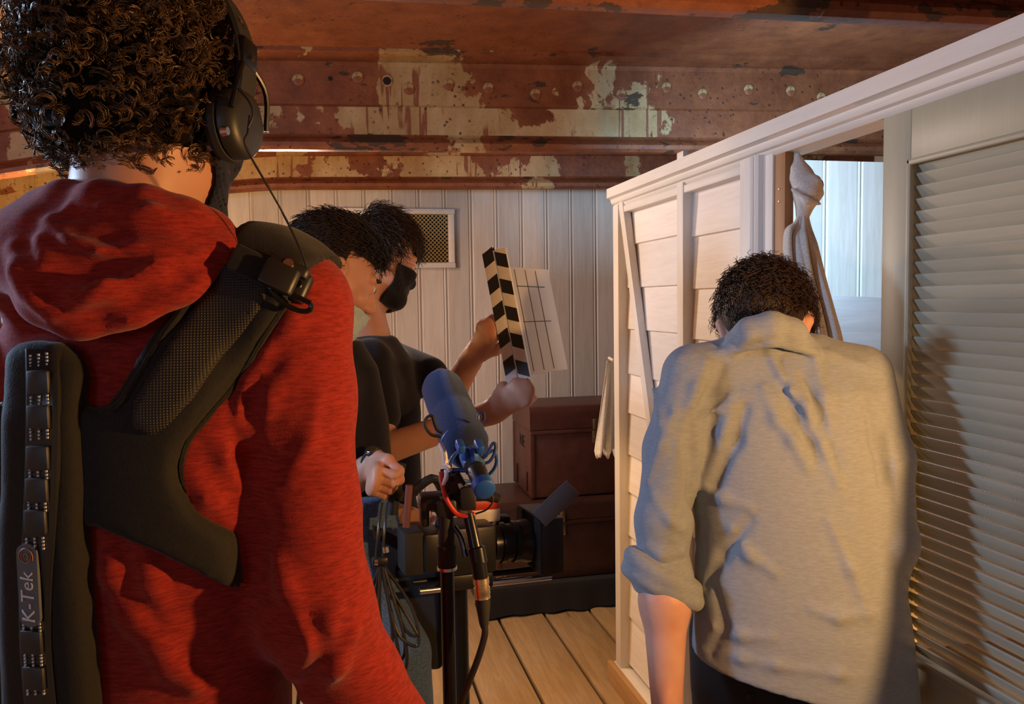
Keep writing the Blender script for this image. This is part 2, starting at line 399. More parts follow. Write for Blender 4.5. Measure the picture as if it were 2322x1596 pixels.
def rust_mat(name, cream, spots=.60, black=.64):
    """red-oxide and cream paint flaking off rusty steel, with drips, pits and bare patches; the shares differ from band to band"""
    t = NT(name, .5, 0, .4); co = t.coord((1, 1, 1), False)
    big = t.noise(t.coord((1.5, .5, 1.3), False), 2.3, 6, .60, .15)
    red = t.mix(t.ramp(t.noise(co, 11, 7, .7), [(.3, 0.0), (.7, 1.0)]), (.13, .036, .014), (.27, .088, .032))
    cr = t.mix(t.ramp(t.noise(t.coord((1, 1, .5), False), 5, 6, .65), [(.32, 0.0), (.66, 1.0)]), (.30, .165, .05), (.50, .37, .19))
    sx = t.n('ShaderNodeSeparateXYZ'); t.l(co, sx.inputs[0]); more = t.ramp(t.math('MULTIPLY', sx.outputs[0], .4), [(.40, 0.0), (.56, 1.0)])   # cream share falls and red grows towards the right end
    big = t.math('ADD', big, t.math('MULTIPLY', more, .16))
    f = t.ramp(big, [(cream-.006, 1.0), (cream+.006, 0.0)]); c = t.mix(f, red, cr)
    dr = t.noise(t.coord((34, 34, 1.6), False), 1.5, 2, .4); df = t.ramp(dr, [(.60, 0.0), (.62, .9)])
    dz = t.ramp(t.noise(t.coord((2.2, 1, 1.2), False), 2.4, 3), [(.50, 0.0), (.54, 1.0)]); c = t.mix(t.math('MULTIPLY', df, dz), c, (.20, .058, .024))
    v = t.n('ShaderNodeTexVoronoi'); v.inputs['Scale'].default_value = 34; v.inputs['Randomness'].default_value = 1; t.l(co, v.inputs['Vector'])
    sf = t.ramp(t.math('ADD', v.outputs['Distance'], t.math('MULTIPLY', t.noise(co, 120, 2), .35)), [(.30, .9), (.40, 0.0)]); sz = t.ramp(t.noise(co, 2.6, 3), [(spots-.16, 0.0), (spots, 1.0)])
    pit = t.math('MULTIPLY', sf, sz); c = t.mix(pit, c, (.050, .020, .009))
    fine_ = t.ramp(t.noise(co, 70, 4, .7), [(.60, 0.0), (.70, .65)]); c = t.mix(fine_, c, (.085, .032, .013))
    bl = t.noise(t.coord((1.0, 1.2, 2.2), False), 4.0, 8, .62); bf = t.ramp(bl, [(black, 0.0), (black+.008, .92)]); c = t.mix(bf, c, (.040, .026, .017)); t.color(c)
    t.bump(t.math('ADD', t.math('ADD', t.noise(co, 34, 7, .7), t.math('MULTIPLY', bf, -.7)), t.math('MULTIPLY', pit, -.5)), .55, .005); return t.m
M_rust_red = rust_mat('red_oxide_steel', .22, .62, .66); M_rust_mix = rust_mat('flaking_two_tone_steel', .475, .60, .62); M_rust_cream = rust_mat('flaking_cream_steel', .57, .54, .66); M_rust_lip = rust_mat('dark_rusty_lip', .40, .50, .56)
M_hole = plain('bolt_hole_black', (.01, .008, .006), .9)

# floor: every plank a part
floor = MB().box((.6, 1.3, -.045), (5.0, 6.2, .03)).build('floor', M_gap); tag(floor, kind='structure')
fp = MB().box((0, 0, 0), (.2105, 6.1, .03), bev=.004).mesh('plank', auto=40)
for i in range(-10, 11):
    x = .612+.2245*i
    if -1.85 < x < 3.0: link('plank', fp, M_floor, floor, (x, 1.3, -.0148+random.uniform(-.0015, .0)))

# back wall: beaded planks (one mesh, shared)
def bead_profile(w, t):
    h = w/2
    return [(-h, 0), (h, 0), (h, -t+.004), (h-.004, -t+.001), (h-.010, -t-.002), (h-.016, -t+.001), (h-.0185, -t+.007), (h-.021, -t), (-h+.006, -t), (-h, -t+.005)]
def plank_mesh(w, t, hgt): return MB().sweep(bead_profile(w, t), lambda z: ((0, 0, z), (1, 0, 0), (0, 1, 0)), [0, hgt]).mesh('plank', auto=20)
pm = plank_mesh(.1385, .02, 2.6)
wall_back = MB().box((.6, 4.25, 1.3), (5.0, .04, 2.6)).build('wall_back', M_gap); tag(wall_back, kind='structure')
for i in range(-17, 18):
    x = .803+.1390*i
    if -1.75 < x < 3.0: link('plank', pm, M_wall, wall_back, (x, 4.228+random.uniform(0, .002), 0))
# cabin end wall behind the partition
wall_cabin = MB().box((2.29, 2.87, 1.02), (1.40, .03, 2.04)).box((1.355, 2.87, .93), (.47, .03, 1.86)).build('wall_cabin', M_gap); tag(wall_cabin, kind='structure')
for i in range(12):
    x = 1.215+.1575*i
    if i == 0: cab_low, cab_high = plank_mesh(.157, .02, 1.87), plank_mesh(.157, .02, 2.04)
    if x < 2.95: link('plank', cab_low if x < 1.6 else cab_high, M_wall, wall_cabin, (x, 2.853, 0))
for nm, c, sz in (('wall_left', (-1.78, 1.3, 1.3), (.04, 6.2, 2.6)), ('wall_outer', (3.0, 1.3, 1.3), (.04, 6.2, 2.6)), ('wall_near', (.6, -1.75, 1.3), (5.0, .04, 2.6))):
    w_ = MB().box(c, sz).build(nm, M_wall); tag(w_, kind='structure')

# ceiling: deck plate with cambered riveted beams
def camber(x): return -.125*max(0, -.20-x)**1.5+.018*x
def deck_z(x): return 2.050+camber(x)+.325*(1+.05*x)
mb = MB(); xs = np.linspace(-1.78, 3.0, 40)
mb.sweep([(-1.75, 0), (4.25, 0), (4.25, .03), (-1.75, .03)], lambda x: ((x, 0, deck_z(x)), (0, 1, 0), (0, 0, 1)), xs)
ceiling = mb.build('ceiling', M_rust_red); tag(ceiling, kind='structure')
def beam(y, hgt=.325, x0=-1.76, x1=2.98, rivets=True, holes=()):
    zb = lambda x: 2.050+camber(x)
    X = np.linspace(x0, x1, 48); fr = lambda x: ((x, y, zb(x)), (0, 1, 0), (0, 0, 1+.05*x))
    web = MB().sweep([(0, .045), (.012, .045), (.012, hgt+.01), (0, hgt+.01)], fr, X).build('beam', M_rust_cream, ceiling)
    q = [(.012*0+.03*math.cos(a)-.016, .026+.024*math.sin(a)) for a in np.linspace(-math.pi*.5, math.pi*1.0, 9)]
    MB().sweep([(.014, .06), (.014, .005), (.0, 0.0), (-.028, .002), (-.040, .012), (-.042, .026), (-.034, .038), (-.016, .046), (-.004, .056), (-.002, .062)][::-1], fr, X).build('beam_bulb', M_rust_lip, web)
    MB().sweep([(-.014, .165), (.0, .160), (.0, hgt+.005), (-.14, hgt+.005), (-.14, hgt-.012), (-.026, hgt-.014), (-.014, hgt-.026)], fr, X).build('angle_iron', M_rust_mix, web)
    if rivets:
        rv = MB().lathe((0, 0, 0), (0, -1, 0), [(0, .0225), (.0025, .0215), (.0045, .018), (.0055, .010), (.0056, .001)], 16).mesh('rivet', smooth=True)
        for k in range(-9, 18):
            x = .10+.172*k+random.uniform(-.03, .03)
            if x0 < x < x1: r_ = link('rivet', rv, M_rust_mix, web, (x, y-.0135, zb(x)+.24+random.uniform(-.028, .022)))
    for x, dz, r in holes:
        h_ = MB(); c = np.array((x, y-.0145, zb(x)+dz)); h_.lathe(c, (0, -1, 0), [(-.012, r*.9), (0, r), (.0012, r*.96)], 14).build('bolt_hole', M_hole, web)
        if r > .011: MB().tube([c+np.array((math.cos(a)*r*1.25, -.001, math.sin(a)*r*1.25)) for a in np.linspace(0, 2*math.pi, 16, endpoint=False)], .004, 8, closed=True).build('bolt_ring', M_rust_cream, web)
    return web
beam(2.97, holes=((.012, .255, .008), (.118, .256, .0075), (.212, .252, .0145)))
beam(3.95); beam(1.50); beam(-.2)

# right partition of the cabin -------------------------------------------------
PXW = 1.066
wall_right = empty('wall_right', (PXW, 2.3, 0)); tag(wall_right, kind='structure')
def part(name, mb, m, p, **k): return mb.build(name, m, p, **k)
# boards lie horizontally, lapped: each board leans so its lower edge stands proud
def board(y0, y1, z0, z1, x=PXW+.022):
    mb = MB(); mb.sweep([(-.004, z0+.003), (.002, z0), (.016, z0), (.016, z1+.010), (.008, z1+.010), (.004, z1-.002)], lambda y: ((x, y, 0), (1, 0, 0), (0, 0, 1)), [y0, y1])
    o = mb.mesh('board', auto=30); return link('board', o, M_board, wall_right)
for y0, y1, z0 in ((2.325, 2.86, .085), (1.80, 2.29, .070)):
    z = z0; k = 0
    while z < 1.80:
        hgt = [.19, .17, .15, .17, .145, .16, .15, .17, .155, .16, .14, .15, .13][k % 13]; z1 = min(z+hgt, 1.85)
        board(y0, y1, z, z1); z = z1; k += 1
MB().box((PXW+.045, 2.335, .95), (.010, 1.10, 1.85)).build('backing', M_trimz, wall_right)
MB().box((PXW+.012, 2.872, .93), (.056, .055, 1.86), bev=.004).build('post', M_trimz, wall_right)
MB().box((PXW+.040, 2.898, .93), (.09, .014, 1.86), bev=.003).build('end_board', M_trimz, wall_right)
MB().box((PXW+.010, 2.308, .93), (.042, .045, 1.86), bev=.003).build('post', M_trimz, wall_right)
MB().box((PXW+.009, 1.905, .93), (.040, .06, 1.86), bev=.003).build('post', M_trimz, wall_right)
MB().tube([(PXW-.008, 1.868, 0), (PXW-.008, 1.868, 1.86)], .010, 8).tube([(PXW-.004, 1.845, 0), (PXW-.004, 1.845, 1.86)], .014, 8).build('door_moulding', M_trimz, wall_right)
MB().box((PXW+.022, 1.815, .93), (.05, .055, 1.86), bev=.003).build('door_jamb', M_trimz, wall_right)
jb = MB().box((PXW+.014, 1.765, .93), (.024, .05, 1.86), bev=.002).build('jamb_liner', M_bare, wall_right)
for z in (1.765, 1.735): MB().lathe((PXW+.003, 1.765, z), (-1, 0, 0), [(0, .005), (.002, .004), (.003, .001)], 10).build('screw', M_steel, jb)
# leaning brace in the first bay
def bar(name, a, b, w, t, m, p, up=(1, 0, 0)):
    a = np.array(a, float); b = np.array(b, float); u = b-a; L = np.linalg.norm(u); u /= L; n = norm(np.array(up)-u*np.dot(up, u)); v = np.cross(n, u)
    return MB().box((a+b)/2, (L, w, t), rot=np.array([u, v, n]).T, bev=min(w, t)*.15).build(name, m, p)
bar('brace', (PXW+.004, 2.835, 1.87), (PXW+.004, 2.52, .93), .042, .03, M_trimz, wall_right)
bar('brace', (PXW+.004, 2.52, .93), (PXW+.004, 2.36, .25), .042, .03, M_trimz, wall_right)
MB().box((PXW+.0095, 2.39, 1.838), (.034, .98, .024), bev=.003).build('top_rail', M_trim, wall_right)
MB().box((PXW+.002, 2.32, .036), (.06, 1.19, .07), bev=.004).build('bottom_rail', M_trim, wall_right)
MB().box((PXW-.036, 2.56, .040), (.022, .70, .08), bev=.003).build('baseboard_right', woodgrain('varnished_skirting', (.46, .27, .11), (.38, .20, .07), 'y', .2), None)
tag(bpy.data.objects['baseboard_right'], kind='structure')
# crown moulding along the top
cp = [(.07, 1.850), (.002, 1.850), (-.004, 1.856), (-.006, 1.864), (-.014, 1.868), (-.018, 1.876), (-.019, 1.884), (-.026, 1.888), (-.034, 1.890), (-.034, 1.925), (.07, 1.925)]
MB().sweep(cp, lambda y: ((PXW, y, 0), (1, 0, 0), (0, 0, 1)), [.45, 2.915]).build('crown_moulding', M_trim, wall_right)
MB().box((PXW+.0, 2.20, 1.9285), (.03, .30, .009), bev=.001).build('crown_batten', M_trim, wall_right)
MB().box((PXW-.02, 2.255, 1.934), (.028, .045, .020), bev=.001).build('crown_batten', M_trim, wall_right)

# louvred door -----------------------------------------------------------------
door = empty('door_1', (PXW, 1.38, 0)); tag(door, kind='structure')
DY0, DY1, DT = .70, 1.383, .034; SX = PXW+DT/2-.004
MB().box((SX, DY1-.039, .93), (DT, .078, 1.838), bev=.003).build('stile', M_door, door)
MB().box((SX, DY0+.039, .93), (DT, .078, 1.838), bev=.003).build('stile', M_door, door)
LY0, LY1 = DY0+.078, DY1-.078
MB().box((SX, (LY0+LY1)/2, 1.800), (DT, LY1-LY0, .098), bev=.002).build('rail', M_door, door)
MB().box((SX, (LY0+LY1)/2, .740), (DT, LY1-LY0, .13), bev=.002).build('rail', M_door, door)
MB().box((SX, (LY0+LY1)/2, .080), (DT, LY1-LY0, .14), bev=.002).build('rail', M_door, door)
MB().box((SX, (LY0+LY1)/2, .41), (.014, LY1-LY0, .54), bev=.002).build('panel', M_door, door)
bead = [(.0, .0), (.0, .014), (-.004, .018), (-.008, .014), (-.008, .006), (-.003, .0)]
xm = PXW-.004
mb = MB()
for (a, b) in (((LY1, .806), (LY1, 1.750)), ((LY0, .806), (LY0, 1.750)), ((LY0, 1.750), (LY1, 1.750)), ((LY0, .806), (LY1, .806))):
    sgn = -1
    mb.box((xm, (a[0]+b[0])/2, (a[1]+b[1])/2), (.012, abs(b[0]-a[0])+.012, abs(b[1]-a[1])+.012), bev=.004)
mb.build('louvre_beading', M_door, door)
NS = 40; pitch = (1.752-.812)/NS
th = math.radians(56)
u = np.array([math.cos(th), 0, -math.sin(th)])
sm = MB().box((0, 0, 0), (.0295, LY1-LY0-.004, .0048), rot=np.array([u, [0, 1, 0], np.cross(u, [0, 1, 0])]).T, bev=.002).mesh('slat', auto=40)
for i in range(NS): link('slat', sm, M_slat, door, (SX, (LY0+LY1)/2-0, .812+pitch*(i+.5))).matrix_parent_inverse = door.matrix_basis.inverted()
# ================================================================== THINGS IN THE ROOM
M_black = plain('black_plastic', (.014, .013, .013), .42); M_rub = plain('black_rubber', (.018, .017, .016), .75)
M_blackmet = plain('black_anodised_metal', (.02, .02, .021), .28, .6, 0); M_blue = plain('blue_moulded_plastic', (.012, .085, .38), .42)
M_white = plain('white_plastic', (.78, .76, .72), .4); M_red = plain('red_cable_jacket', (.55, .035, .015), .45); M_gold = plain('gold_connector', (.86, .68, .40), .28, 1.0, 0)
M_chrome = plain('bright_metal', (.75, .74, .72), .22, 1.0, 0); M_cable = plain('black_cable_jacket', (.02, .018, .016), .4)
M_brass = plain('brass_mesh', (.62, .44, .16), .35, .9, .1)

# ventilation grille on the back wall
vent = empty('ventilation_grille', (.50, 4.20, 1.84)); tag(vent, 'white framed brass grille of small cut-out crosses on the plank wall', 'grille')
VX0, VX1, VZ0, VZ1, VY = .02, .602, 1.713, 1.966, 4.192
for c, sz in ((((VX0+VX1)/2, VY, VZ1+.014), (VX1-VX0+.07, .024, .028)), (((VX0+VX1)/2, VY, VZ0-.014), (VX1-VX0+.07, .024, .028)), ((VX0-.016, VY, (VZ0+VZ1)/2), (.032, .024, VZ1-VZ0)), ((VX1+.016, VY, (VZ0+VZ1)/2), (.032, .024, VZ1-VZ0))):
    MB().box(c, sz, bev=.004).build('frame_bar', M_trim, vent)
MB().box(((VX0+VX1)/2, 4.2052, (VZ0+VZ1)/2), (VX1-VX0, .004, VZ1-VZ0)).build('dark_backing', M_gap, vent)
mb = MB(); cs = .0213; yg = VY+.004
nx = int((VX1-VX0)/cs); nz = int((VZ1-VZ0)/cs); q = cs/2
for i in range(nx+1):
    for j in range(nz+1):
        x = VX0+i*cs; z = VZ0+j*cs
        for dx, dz in ((0, 0), (q, q)):      # star-shaped studs joined by diagonal bars leave cross-shaped holes
            if x+dx < VX1 and z+dz < VZ1: mb.box((x+dx, yg, z+dz), (.0062, .003, .0062), rot=None)
for sg in (1, -1):
    for k in range(-nz-2, nx+nz+3):
        a = []
        x0 = VX0+k*cs
        for t in (VZ0, VZ1):
            a.append((x0+sg*(t-VZ0) if sg > 0 else x0+(VZ1-VZ0)-(t-VZ0)-.0, t))
        (xa, za), (xb, zb_) = a; lo, hi = 0.0, 1.0
        dx = xb-xa
        t0 = (VX0-xa)/dx; t1 = (VX1-xa)/dx; lo = max(0, min(t0, t1)); hi = min(1, max(t0, t1))
        if hi-lo < .02: continue
        A_ = np.array((xa+dx*lo, yg, za+(zb_-za)*lo)); B_ = np.array((xa+dx*hi, yg, za+(zb_-za)*hi)); u_ = B_-A_; L_ = np.linalg.norm(u_); u_ /= L_
        mb.box((A_+B_)/2, (L_, .0025, .0042), rot=np.array([u_, [0, 1, 0], np.cross(u_, [0, 1, 0])]).T)
mb.build('lattice', M_brass, vent, auto=None)

# trunks against the back wall
def rust_leather(name, c, c2):
    t = NT(name, .42, 0, .5); co = t.coord(); t.color(t.mix(t.ramp(t.noise(co, 14, 6, .65), [(.35, 0.0), (.7, 1.0)]), c, c2)); t.bump(t.noise(co, 90, 4), .25, .002); return t.m
M_trunk = rust_leather('red_brown_trunk_paint', (.070, .021, .013), (.105, .035, .023)); M_trunk2 = rust_leather('dark_brown_trunk_paint', (.046, .016, .010), (.068, .024, .015))
def round_rect(w, h, r, n=5, top_only=False):
    out = []
    for cx, cz, a0 in ((w/2-r, h-r, 0), (-w/2+r, h-r, 90)):
        for a in np.linspace(a0, a0+90, n): out.append((cx+r*math.cos(math.radians(a)), cz+r*math.sin(math.radians(a))))
    return out+[(-w/2, 0), (w/2, 0)]
def trunk(name, label, x0, x1, y0, y1, z0, z1, lid, m, mark=False):
    t = empty(name, ((x0+x1)/2, (y0+y1)/2, z0)); tag(t, label, 'trunk', None)
    zl = z1-lid; cy = (y0+y1)/2; w = y1-y0
    MB().box(((x0+x1)/2, cy, (z0+zl)/2), (x1-x0, w, zl-z0-.004), bev=.008).build('body', m, t)
    MB().sweep(round_rect(w+.008, lid, .035), lambda x: ((x, cy, zl), (0, 1, 0), (0, 0, 1)), [x0-.004, x0+.0, x1, x1+.004]).build('lid', m, t)
    for x in (x0-.002, x1-.02):
        for yy in (y0-.003, y1-.019):
            MB().box((x+.011, yy+.011, (z0+zl)/2), (.026, .026, zl-z0-.01), bev=.004).build('corner_strip', m, t)
    MB().box(((x0+x1)/2, y0-.004, zl-.012), (x1-x0, .008, .018), bev=.002).build('rim', m, t)
    xl = x0+.33
    lp = MB(); lp.box((xl, y0-.008, zl-.045), (.032, .008, .062), bev=.004); lp.box((xl, y0-.010, zl+.018), (.026, .010, .055), bev=.004); lp.cyl((xl, y0-.012, zl-.05), (xl, y0-.017, zl-.05), .009)
    lp.build('latch', plain('worn_brass', (.42, .30, .15), .38, .9), t)
    for s_ in (-1, 1):
        MB().box((x0-.004, cy+s_*.11, z0+.07), (.008, .012, .10), bev=.002).build('corner_strip', M_trunk2, t)
    return t
lower = trunk('steamer_trunk', 'large dark brown trunk at the bottom of the stack by the plank wall', .74, 1.62, 3.71, 4.17, .13, .525, .10, M_trunk2)
upper = trunk('steamer_trunk', 'smaller red-brown trunk with brass latch on top of the larger trunk', .925, 1.58, 3.745, 4.13, .529, .985, .115, M_trunk)
# painted initials on the end of the upper trunk
def text_obj(s, size, loc, ux, uy, m, parent, name='lettering', shear=0.0, thick=.0006):
    cu = bpy.data.curves.new('lettering', 'FONT'); cu.body = s; cu.size = size; cu.extrude = thick; cu.align_x = 'CENTER'; cu.align_y = 'CENTER'; cu.shear = shear; cu.resolution_u = 3
    o = bpy.data.objects.new('tmp', cu); COL.objects.link(o); dg = bpy.context.evaluated_depsgraph_get(); me = bpy.data.meshes.new_from_object(o.evaluated_get(dg)); bpy.data.objects.remove(o)
    u, v = norm(ux), norm(uy); n = np.cross(u, v); Mx = np.array([u, v, n]).T
    co = np.array([x.co[:] for x in me.vertices]) @ Mx.T + np.array(loc); me.vertices.foreach_set('co', co.astype(np.float32).ravel()); me.update(); me.name = name
    return link(name, me, m, parent)
text_obj('NE', .085, (.9235, 3.93, .79), (0, -1, 0), (0, 0, 1), M_gap, upper)
# black cloth draped over the pallet under the trunks
mb = MB(); ring = []
X0, X1, Y0, Y1 = .66, 1.66, 3.655, 4.18
per = [(x, Y0) for x in np.linspace(X0, X1, 40)]+[(X1, y) for y in np.linspace(Y0, Y1, 16)[1:]]+[(x, Y1) for x in np.linspace(X1, X0, 40)[1:]]+[(X0, y) for y in np.linspace(Y1, Y0, 16)[1:-1]]
for k, zz in enumerate((.003, .05, .10, .125, .129)):
    for i, (x, y) in enumerate(per):
        w = .014*math.sin(i*1.1)+.010*math.sin(i*.43+1); f = (1-zz/.13); cx, cy = 1.16, 3.92
        d = norm((x-cx, y-cy, 0)); ring.append((x+d[0]*w*f-(.012*d[0] if k == 4 else 0), y+d[1]*(w*f)-.05*f*(y < 3.66)-(.012*d[1] if k == 4 else 0), zz+(.010*abs(math.sin(i*.31)) if k == 0 else 0)))
n = len(per); F = [[k*n+i, k*n+(i+1) % n, (k+1)*n+(i+1) % n, (k+1)*n+i] for k in range(4) for i in range(n)]+[list(range(4*n, 5*n))]
mb.add(ring, F); o = mb.build('draped_cloth', cloth('black_drape_cloth', (.012, .009, .008), weave=300), None, auto=60); tag(o, 'black cloth draped over the low base under the trunks', 'cloth')

# cloth sheets hanging on pegs
def sheet(name, m, fn, nu, nv, parent=None, th=.0025):
    V = np.array([fn(u, v) for v in np.linspace(0, 1, nv) for u in np.linspace(0, 1, nu)]); F = np.array([[j*nu+i, j*nu+i+1, (j+1)*nu+i+1, (j+1)*nu+i] for j in range(nv-1) for i in range(nu-1)])
    o = link(name, mesh_np(name, V, F), m, parent); md = o.modifiers.new('thickness', 'SOLIDIFY'); md.thickness = th; return o
M_linen = cloth('white_linen', (.80, .76, .70), weave=500, fold=16, bump=.45); M_lace = cloth('white_lace_cotton', (.84, .82, .80), weave=420, fold=60, bump=.8)
lc = empty('lace_cloth', (1.06, 2.945, 1.27)); tag(lc, 'white lace-edged cloth hanging from the end post of the white partition', 'cloth')
def lacefn(u, v):
    w = .02+.040*v; a = u-.72; x = 1.060+2.0*a*w*.75; y = 2.942+.016*(1+math.sin(u*15+v*2))*v+.004
    z = 1.265-.36*v-.02*v*math.sin(u*15)-(.012*abs(math.sin(u*26)) if v > .97 else 0); return (x, y, z)
sheet('cloth_body', M_lace, lacefn, 41, 30, lc)
MB().cyl((1.052, 2.905, 1.268), (1.052, 2.955, 1.275), .006).build('peg', M_trim, lc)
d0 = 1.90
pg = MB().cyl((1.09, 1.765, 1.768), (1.170, 1.765, 1.775), .0115).lathe((1.168, 1.765, 1.775), (1, 0, .08), [(0, .0115), (.004, .015), (.012, .015), (.016, .008)], 12); pg.cyl((1.088, 1.765, 1.768), (1.096, 1.765, 1.769), .020)
o = pg.build('coat_peg', woodgrain('turned_peg_wood', (.5, .36, .2), (.4, .27, .14), 'x', .1), None); tag(o, 'turned wooden peg holding the white linen shirt inside the cabin doorway', 'peg')
g = Sdf((1.03, 1.52, 1.50), (1.36, 1.90, 1.93), .0042)
g.limb([P(1808, 352, d0), P(1818, 400, d0), P(1830, 440, d0), P(1820, 490, d0)], [.008, .026, .030, .016], .02)
g.ball(P(1836, 432, d0-.015), (.028, .026, .034), .012); g.limb([P(1800, 380, d0), P(1850, 410, d0-.03), P(1862, 440, d0-.02)], [.008, .010, .006], .008); g.limb([P(1798, 430, d0-.02), P(1830, 455, d0-.045), P(1858, 462, d0-.03)], [.006, .008, .005], .006)
shirt = empty('linen_shirt', P(1835, 500, d0)); tag(shirt, 'white linen shirt knotted over a peg in the cabin doorway', 'shirt')
g.build('knotted_top', M_linen, shirt, 2)
le = bez([P(x, y, d0) for x, y in ((1812, 480), (1800, 505), (1776, 528), (1776, 600), (1796, 690), (1812, 790), (1816, 940), (1812, 1120))], 60)
re_ = bez([P(x, y, d0) for x, y in ((1830, 480), (1838, 520), (1852, 570), (1872, 640), (1893, 710), (1910, 790), (1918, 940), (1920, 1120))], 60)
def shirtfn(u, v):
    i = v*59; j = int(min(58, i)); t = i-j; l = le[j]*(1-t)+le[j+1]*t; r = re_[j]*(1-t)+re_[j+1]*t; w = np.linalg.norm(r-l); c = 2*u-1
    dep = .42*w*math.sqrt(max(0, 1-c*c*.98))+min(.010, w*.12)*(math.sin(u*17+v*3.0)+.6*math.sin(u*31-v*4+1))*min(1, .15+v*3)
    return l+(r-l)*u-FW*dep*np.array([1, 1, .2])
sheet('skirt', M_linen, shirtfn, 60, 60, shirt)

# bunk in the cabin
bunk = empty('bunk_bed', (1.95, 2.6, 0)); tag(bunk, 'grey-white bunk with a curved end board in the blue-lit cabin', 'bunk')
M_bunk = woodgrain('limed_bunk_board', (.46, .44, .42), (.38, .36, .34), 'x', .4)
poly = [(1.50, .86), (2.02, .86), (2.02, 1.36)]+[(2.02-.02-.16*math.sin(a)*1.0, 1.36+.135*(1-math.cos(a))*1.0) for a in np.linspace(.5, math.pi/2, 6)]+[(1.76, 1.50), (1.50, 1.51)]
MB().extrude(poly, ((0, 2.38, 0), (1, 0, 0), (0, 0, 1), (0, 1, 0)), 0, .026).build('end_board', M_bunk, bunk)
MB().box((1.76, 2.62, .98), (.52, .44, .16), bev=.03).build('mattress', M_linen, bunk)
for x in (1.515, 2.005):
    for y in (2.395, 2.815): MB().box((x, y, .45), (.035, .035, .90), bev=.003).build('leg', M_bunk, bunk)
MB().box((1.515, 2.61, .90), (.025, .42, .12), bev=.003).build('side_rail', M_bunk, bunk)

# cabin lantern that shines through the louvres
# ------------------------------------------------------------------ boom pole and microphone
ND = 1.0
pole_x, pole_y = P(1016, 1400, ND)[:2]
boom = empty('boom_pole', (pole_x, pole_y, 0)); tag(boom, 'black microphone boom pole standing upright beside the red sleeve', 'boom pole')
ztop = P(1008, 1185, ND)[2]
MB().cyl((pole_x, pole_y, 0), (pole_x, pole_y, ztop-.03), .0086, n=20).build('tube', M_blackmet, boom)
MB().lathe((pole_x, pole_y, ztop-.055), (0, 0, 1), [(0, .0086), (.003, .012), (.028, .0125), (.03, .0105), (.045, .0105), (.048, .0095), (.07, .0095)], 20).build('locking_collar', M_rub, boom)
MB().lathe((pole_x, pole_y, ztop-.058), (0, 0, 1), [(0, .010), (.001, .0128), (.005, .0128), (.006, .010)], 20).build('metal_ring', M_chrome, boom)
MB().lathe((pole_x, pole_y, -.0), (0, 0, 1), [(0, .010), (.03, .012), (.036, .0088)], 16).build('rubber_foot', M_rub, boom)
hd = MB(); hd.box((pole_x, pole_y, ztop+.022), (.026, .022, .022), bev=.004); hd.box(P(985, 1135, ND), (.040, .03, .020), bev=.005); hd.cyl(P(965, 1140, ND), P(1010, 1150, ND), .009); hd.cyl((pole_x, pole_y, ztop), P(1008, 1130, ND), .009)
hd.box(P(962, 1160, ND), (.012, .022, .036), bev=.004)
hd.build('swivel_head', M_black, boom)

mic = empty('boom_microphone', P(1050, 1060, 1.0)); tag(mic, 'navy foam-covered shotgun microphone in a blue shock mount on the black pole', 'microphone')
rear, front = P(1098, 1108, .95), P(1006, 888, 1.16); ax = norm(front-rear)
def am(t): return rear+ax*t
L = np.linalg.norm(front-rear)
def felt(name, c):
    t = NT(name, .95, 0, .2); co = t.coord((1, 1, 1), False); f = t.noise(co, 500, 3); t.color(t.mix(f, tuple(x*.6 for x in c), tuple(x*1.5 for x in c))); t.bump(f, .6, .002); t.b.inputs['Sheen Weight'].default_value = .6; t.b.inputs['Sheen Tint'].default_value = (.3, .45, .9, 1); return t.m
M_wind = felt('navy_windshield_foam', (.014, .022, .055))
wl = [(.075, .016), (.082, .026), (.10, .0305), (.13, .0315), (.17, .0315), (.178, .0300), (.185, .0312), (.225, .0312), (L-.02+.03, .0305), (L+.022, .0265), (L+.031, .018), (L+.035, .006)]
o = MB().lathe(am(0), ax, wl, 36).build('windshield', M_wind, mic, smooth=True, auto=80)
MB().lathe(am(-.004), ax, [(0, .0105), (.002, .0135), (.014, .0138), (.016, .012)], 24).build('end_cap', M_blue, mic)
MB().lathe(am(.012), ax, [(0, .0118), (.018, .0118), (.020, .0125), (.022, .0118), (.030, .0118)], 20).build('barrel', M_black, mic)
MB().lathe(am(.042), ax, [(0, .012), (.003, .0140), (.030, .0145), (.050, .0145), (.056, .012)], 20).build('blue_sleeve', plain('blue_coated_sleeve', (.03, .10, .24), .5), mic)
sd = norm(np.cross(ax, UP)); up2 = np.cross(sd, ax)
def lyre(c, s1, m, name, parent, open_=1.0, scale=.034, r=.0022):
    a = np.linspace(-2.3, 2.3, 22); pts = [c+s1*(sd*math.sin(t)*scale)+up2*(-math.cos(t)*scale*.9) for t in a]
    pts += [c+s1*(sd*math.sin(2.3)*scale*.55)+up2*(-math.cos(2.3)*scale*.45)]
    return MB().tube(bez(pts, 40), r, 8).build(name, m, parent)
for t, m in ((.055, M_blue), (.105, M_blue)): lyre(am(t), 1.0, m, 'shock_mount_lyre', mic, scale=.030)
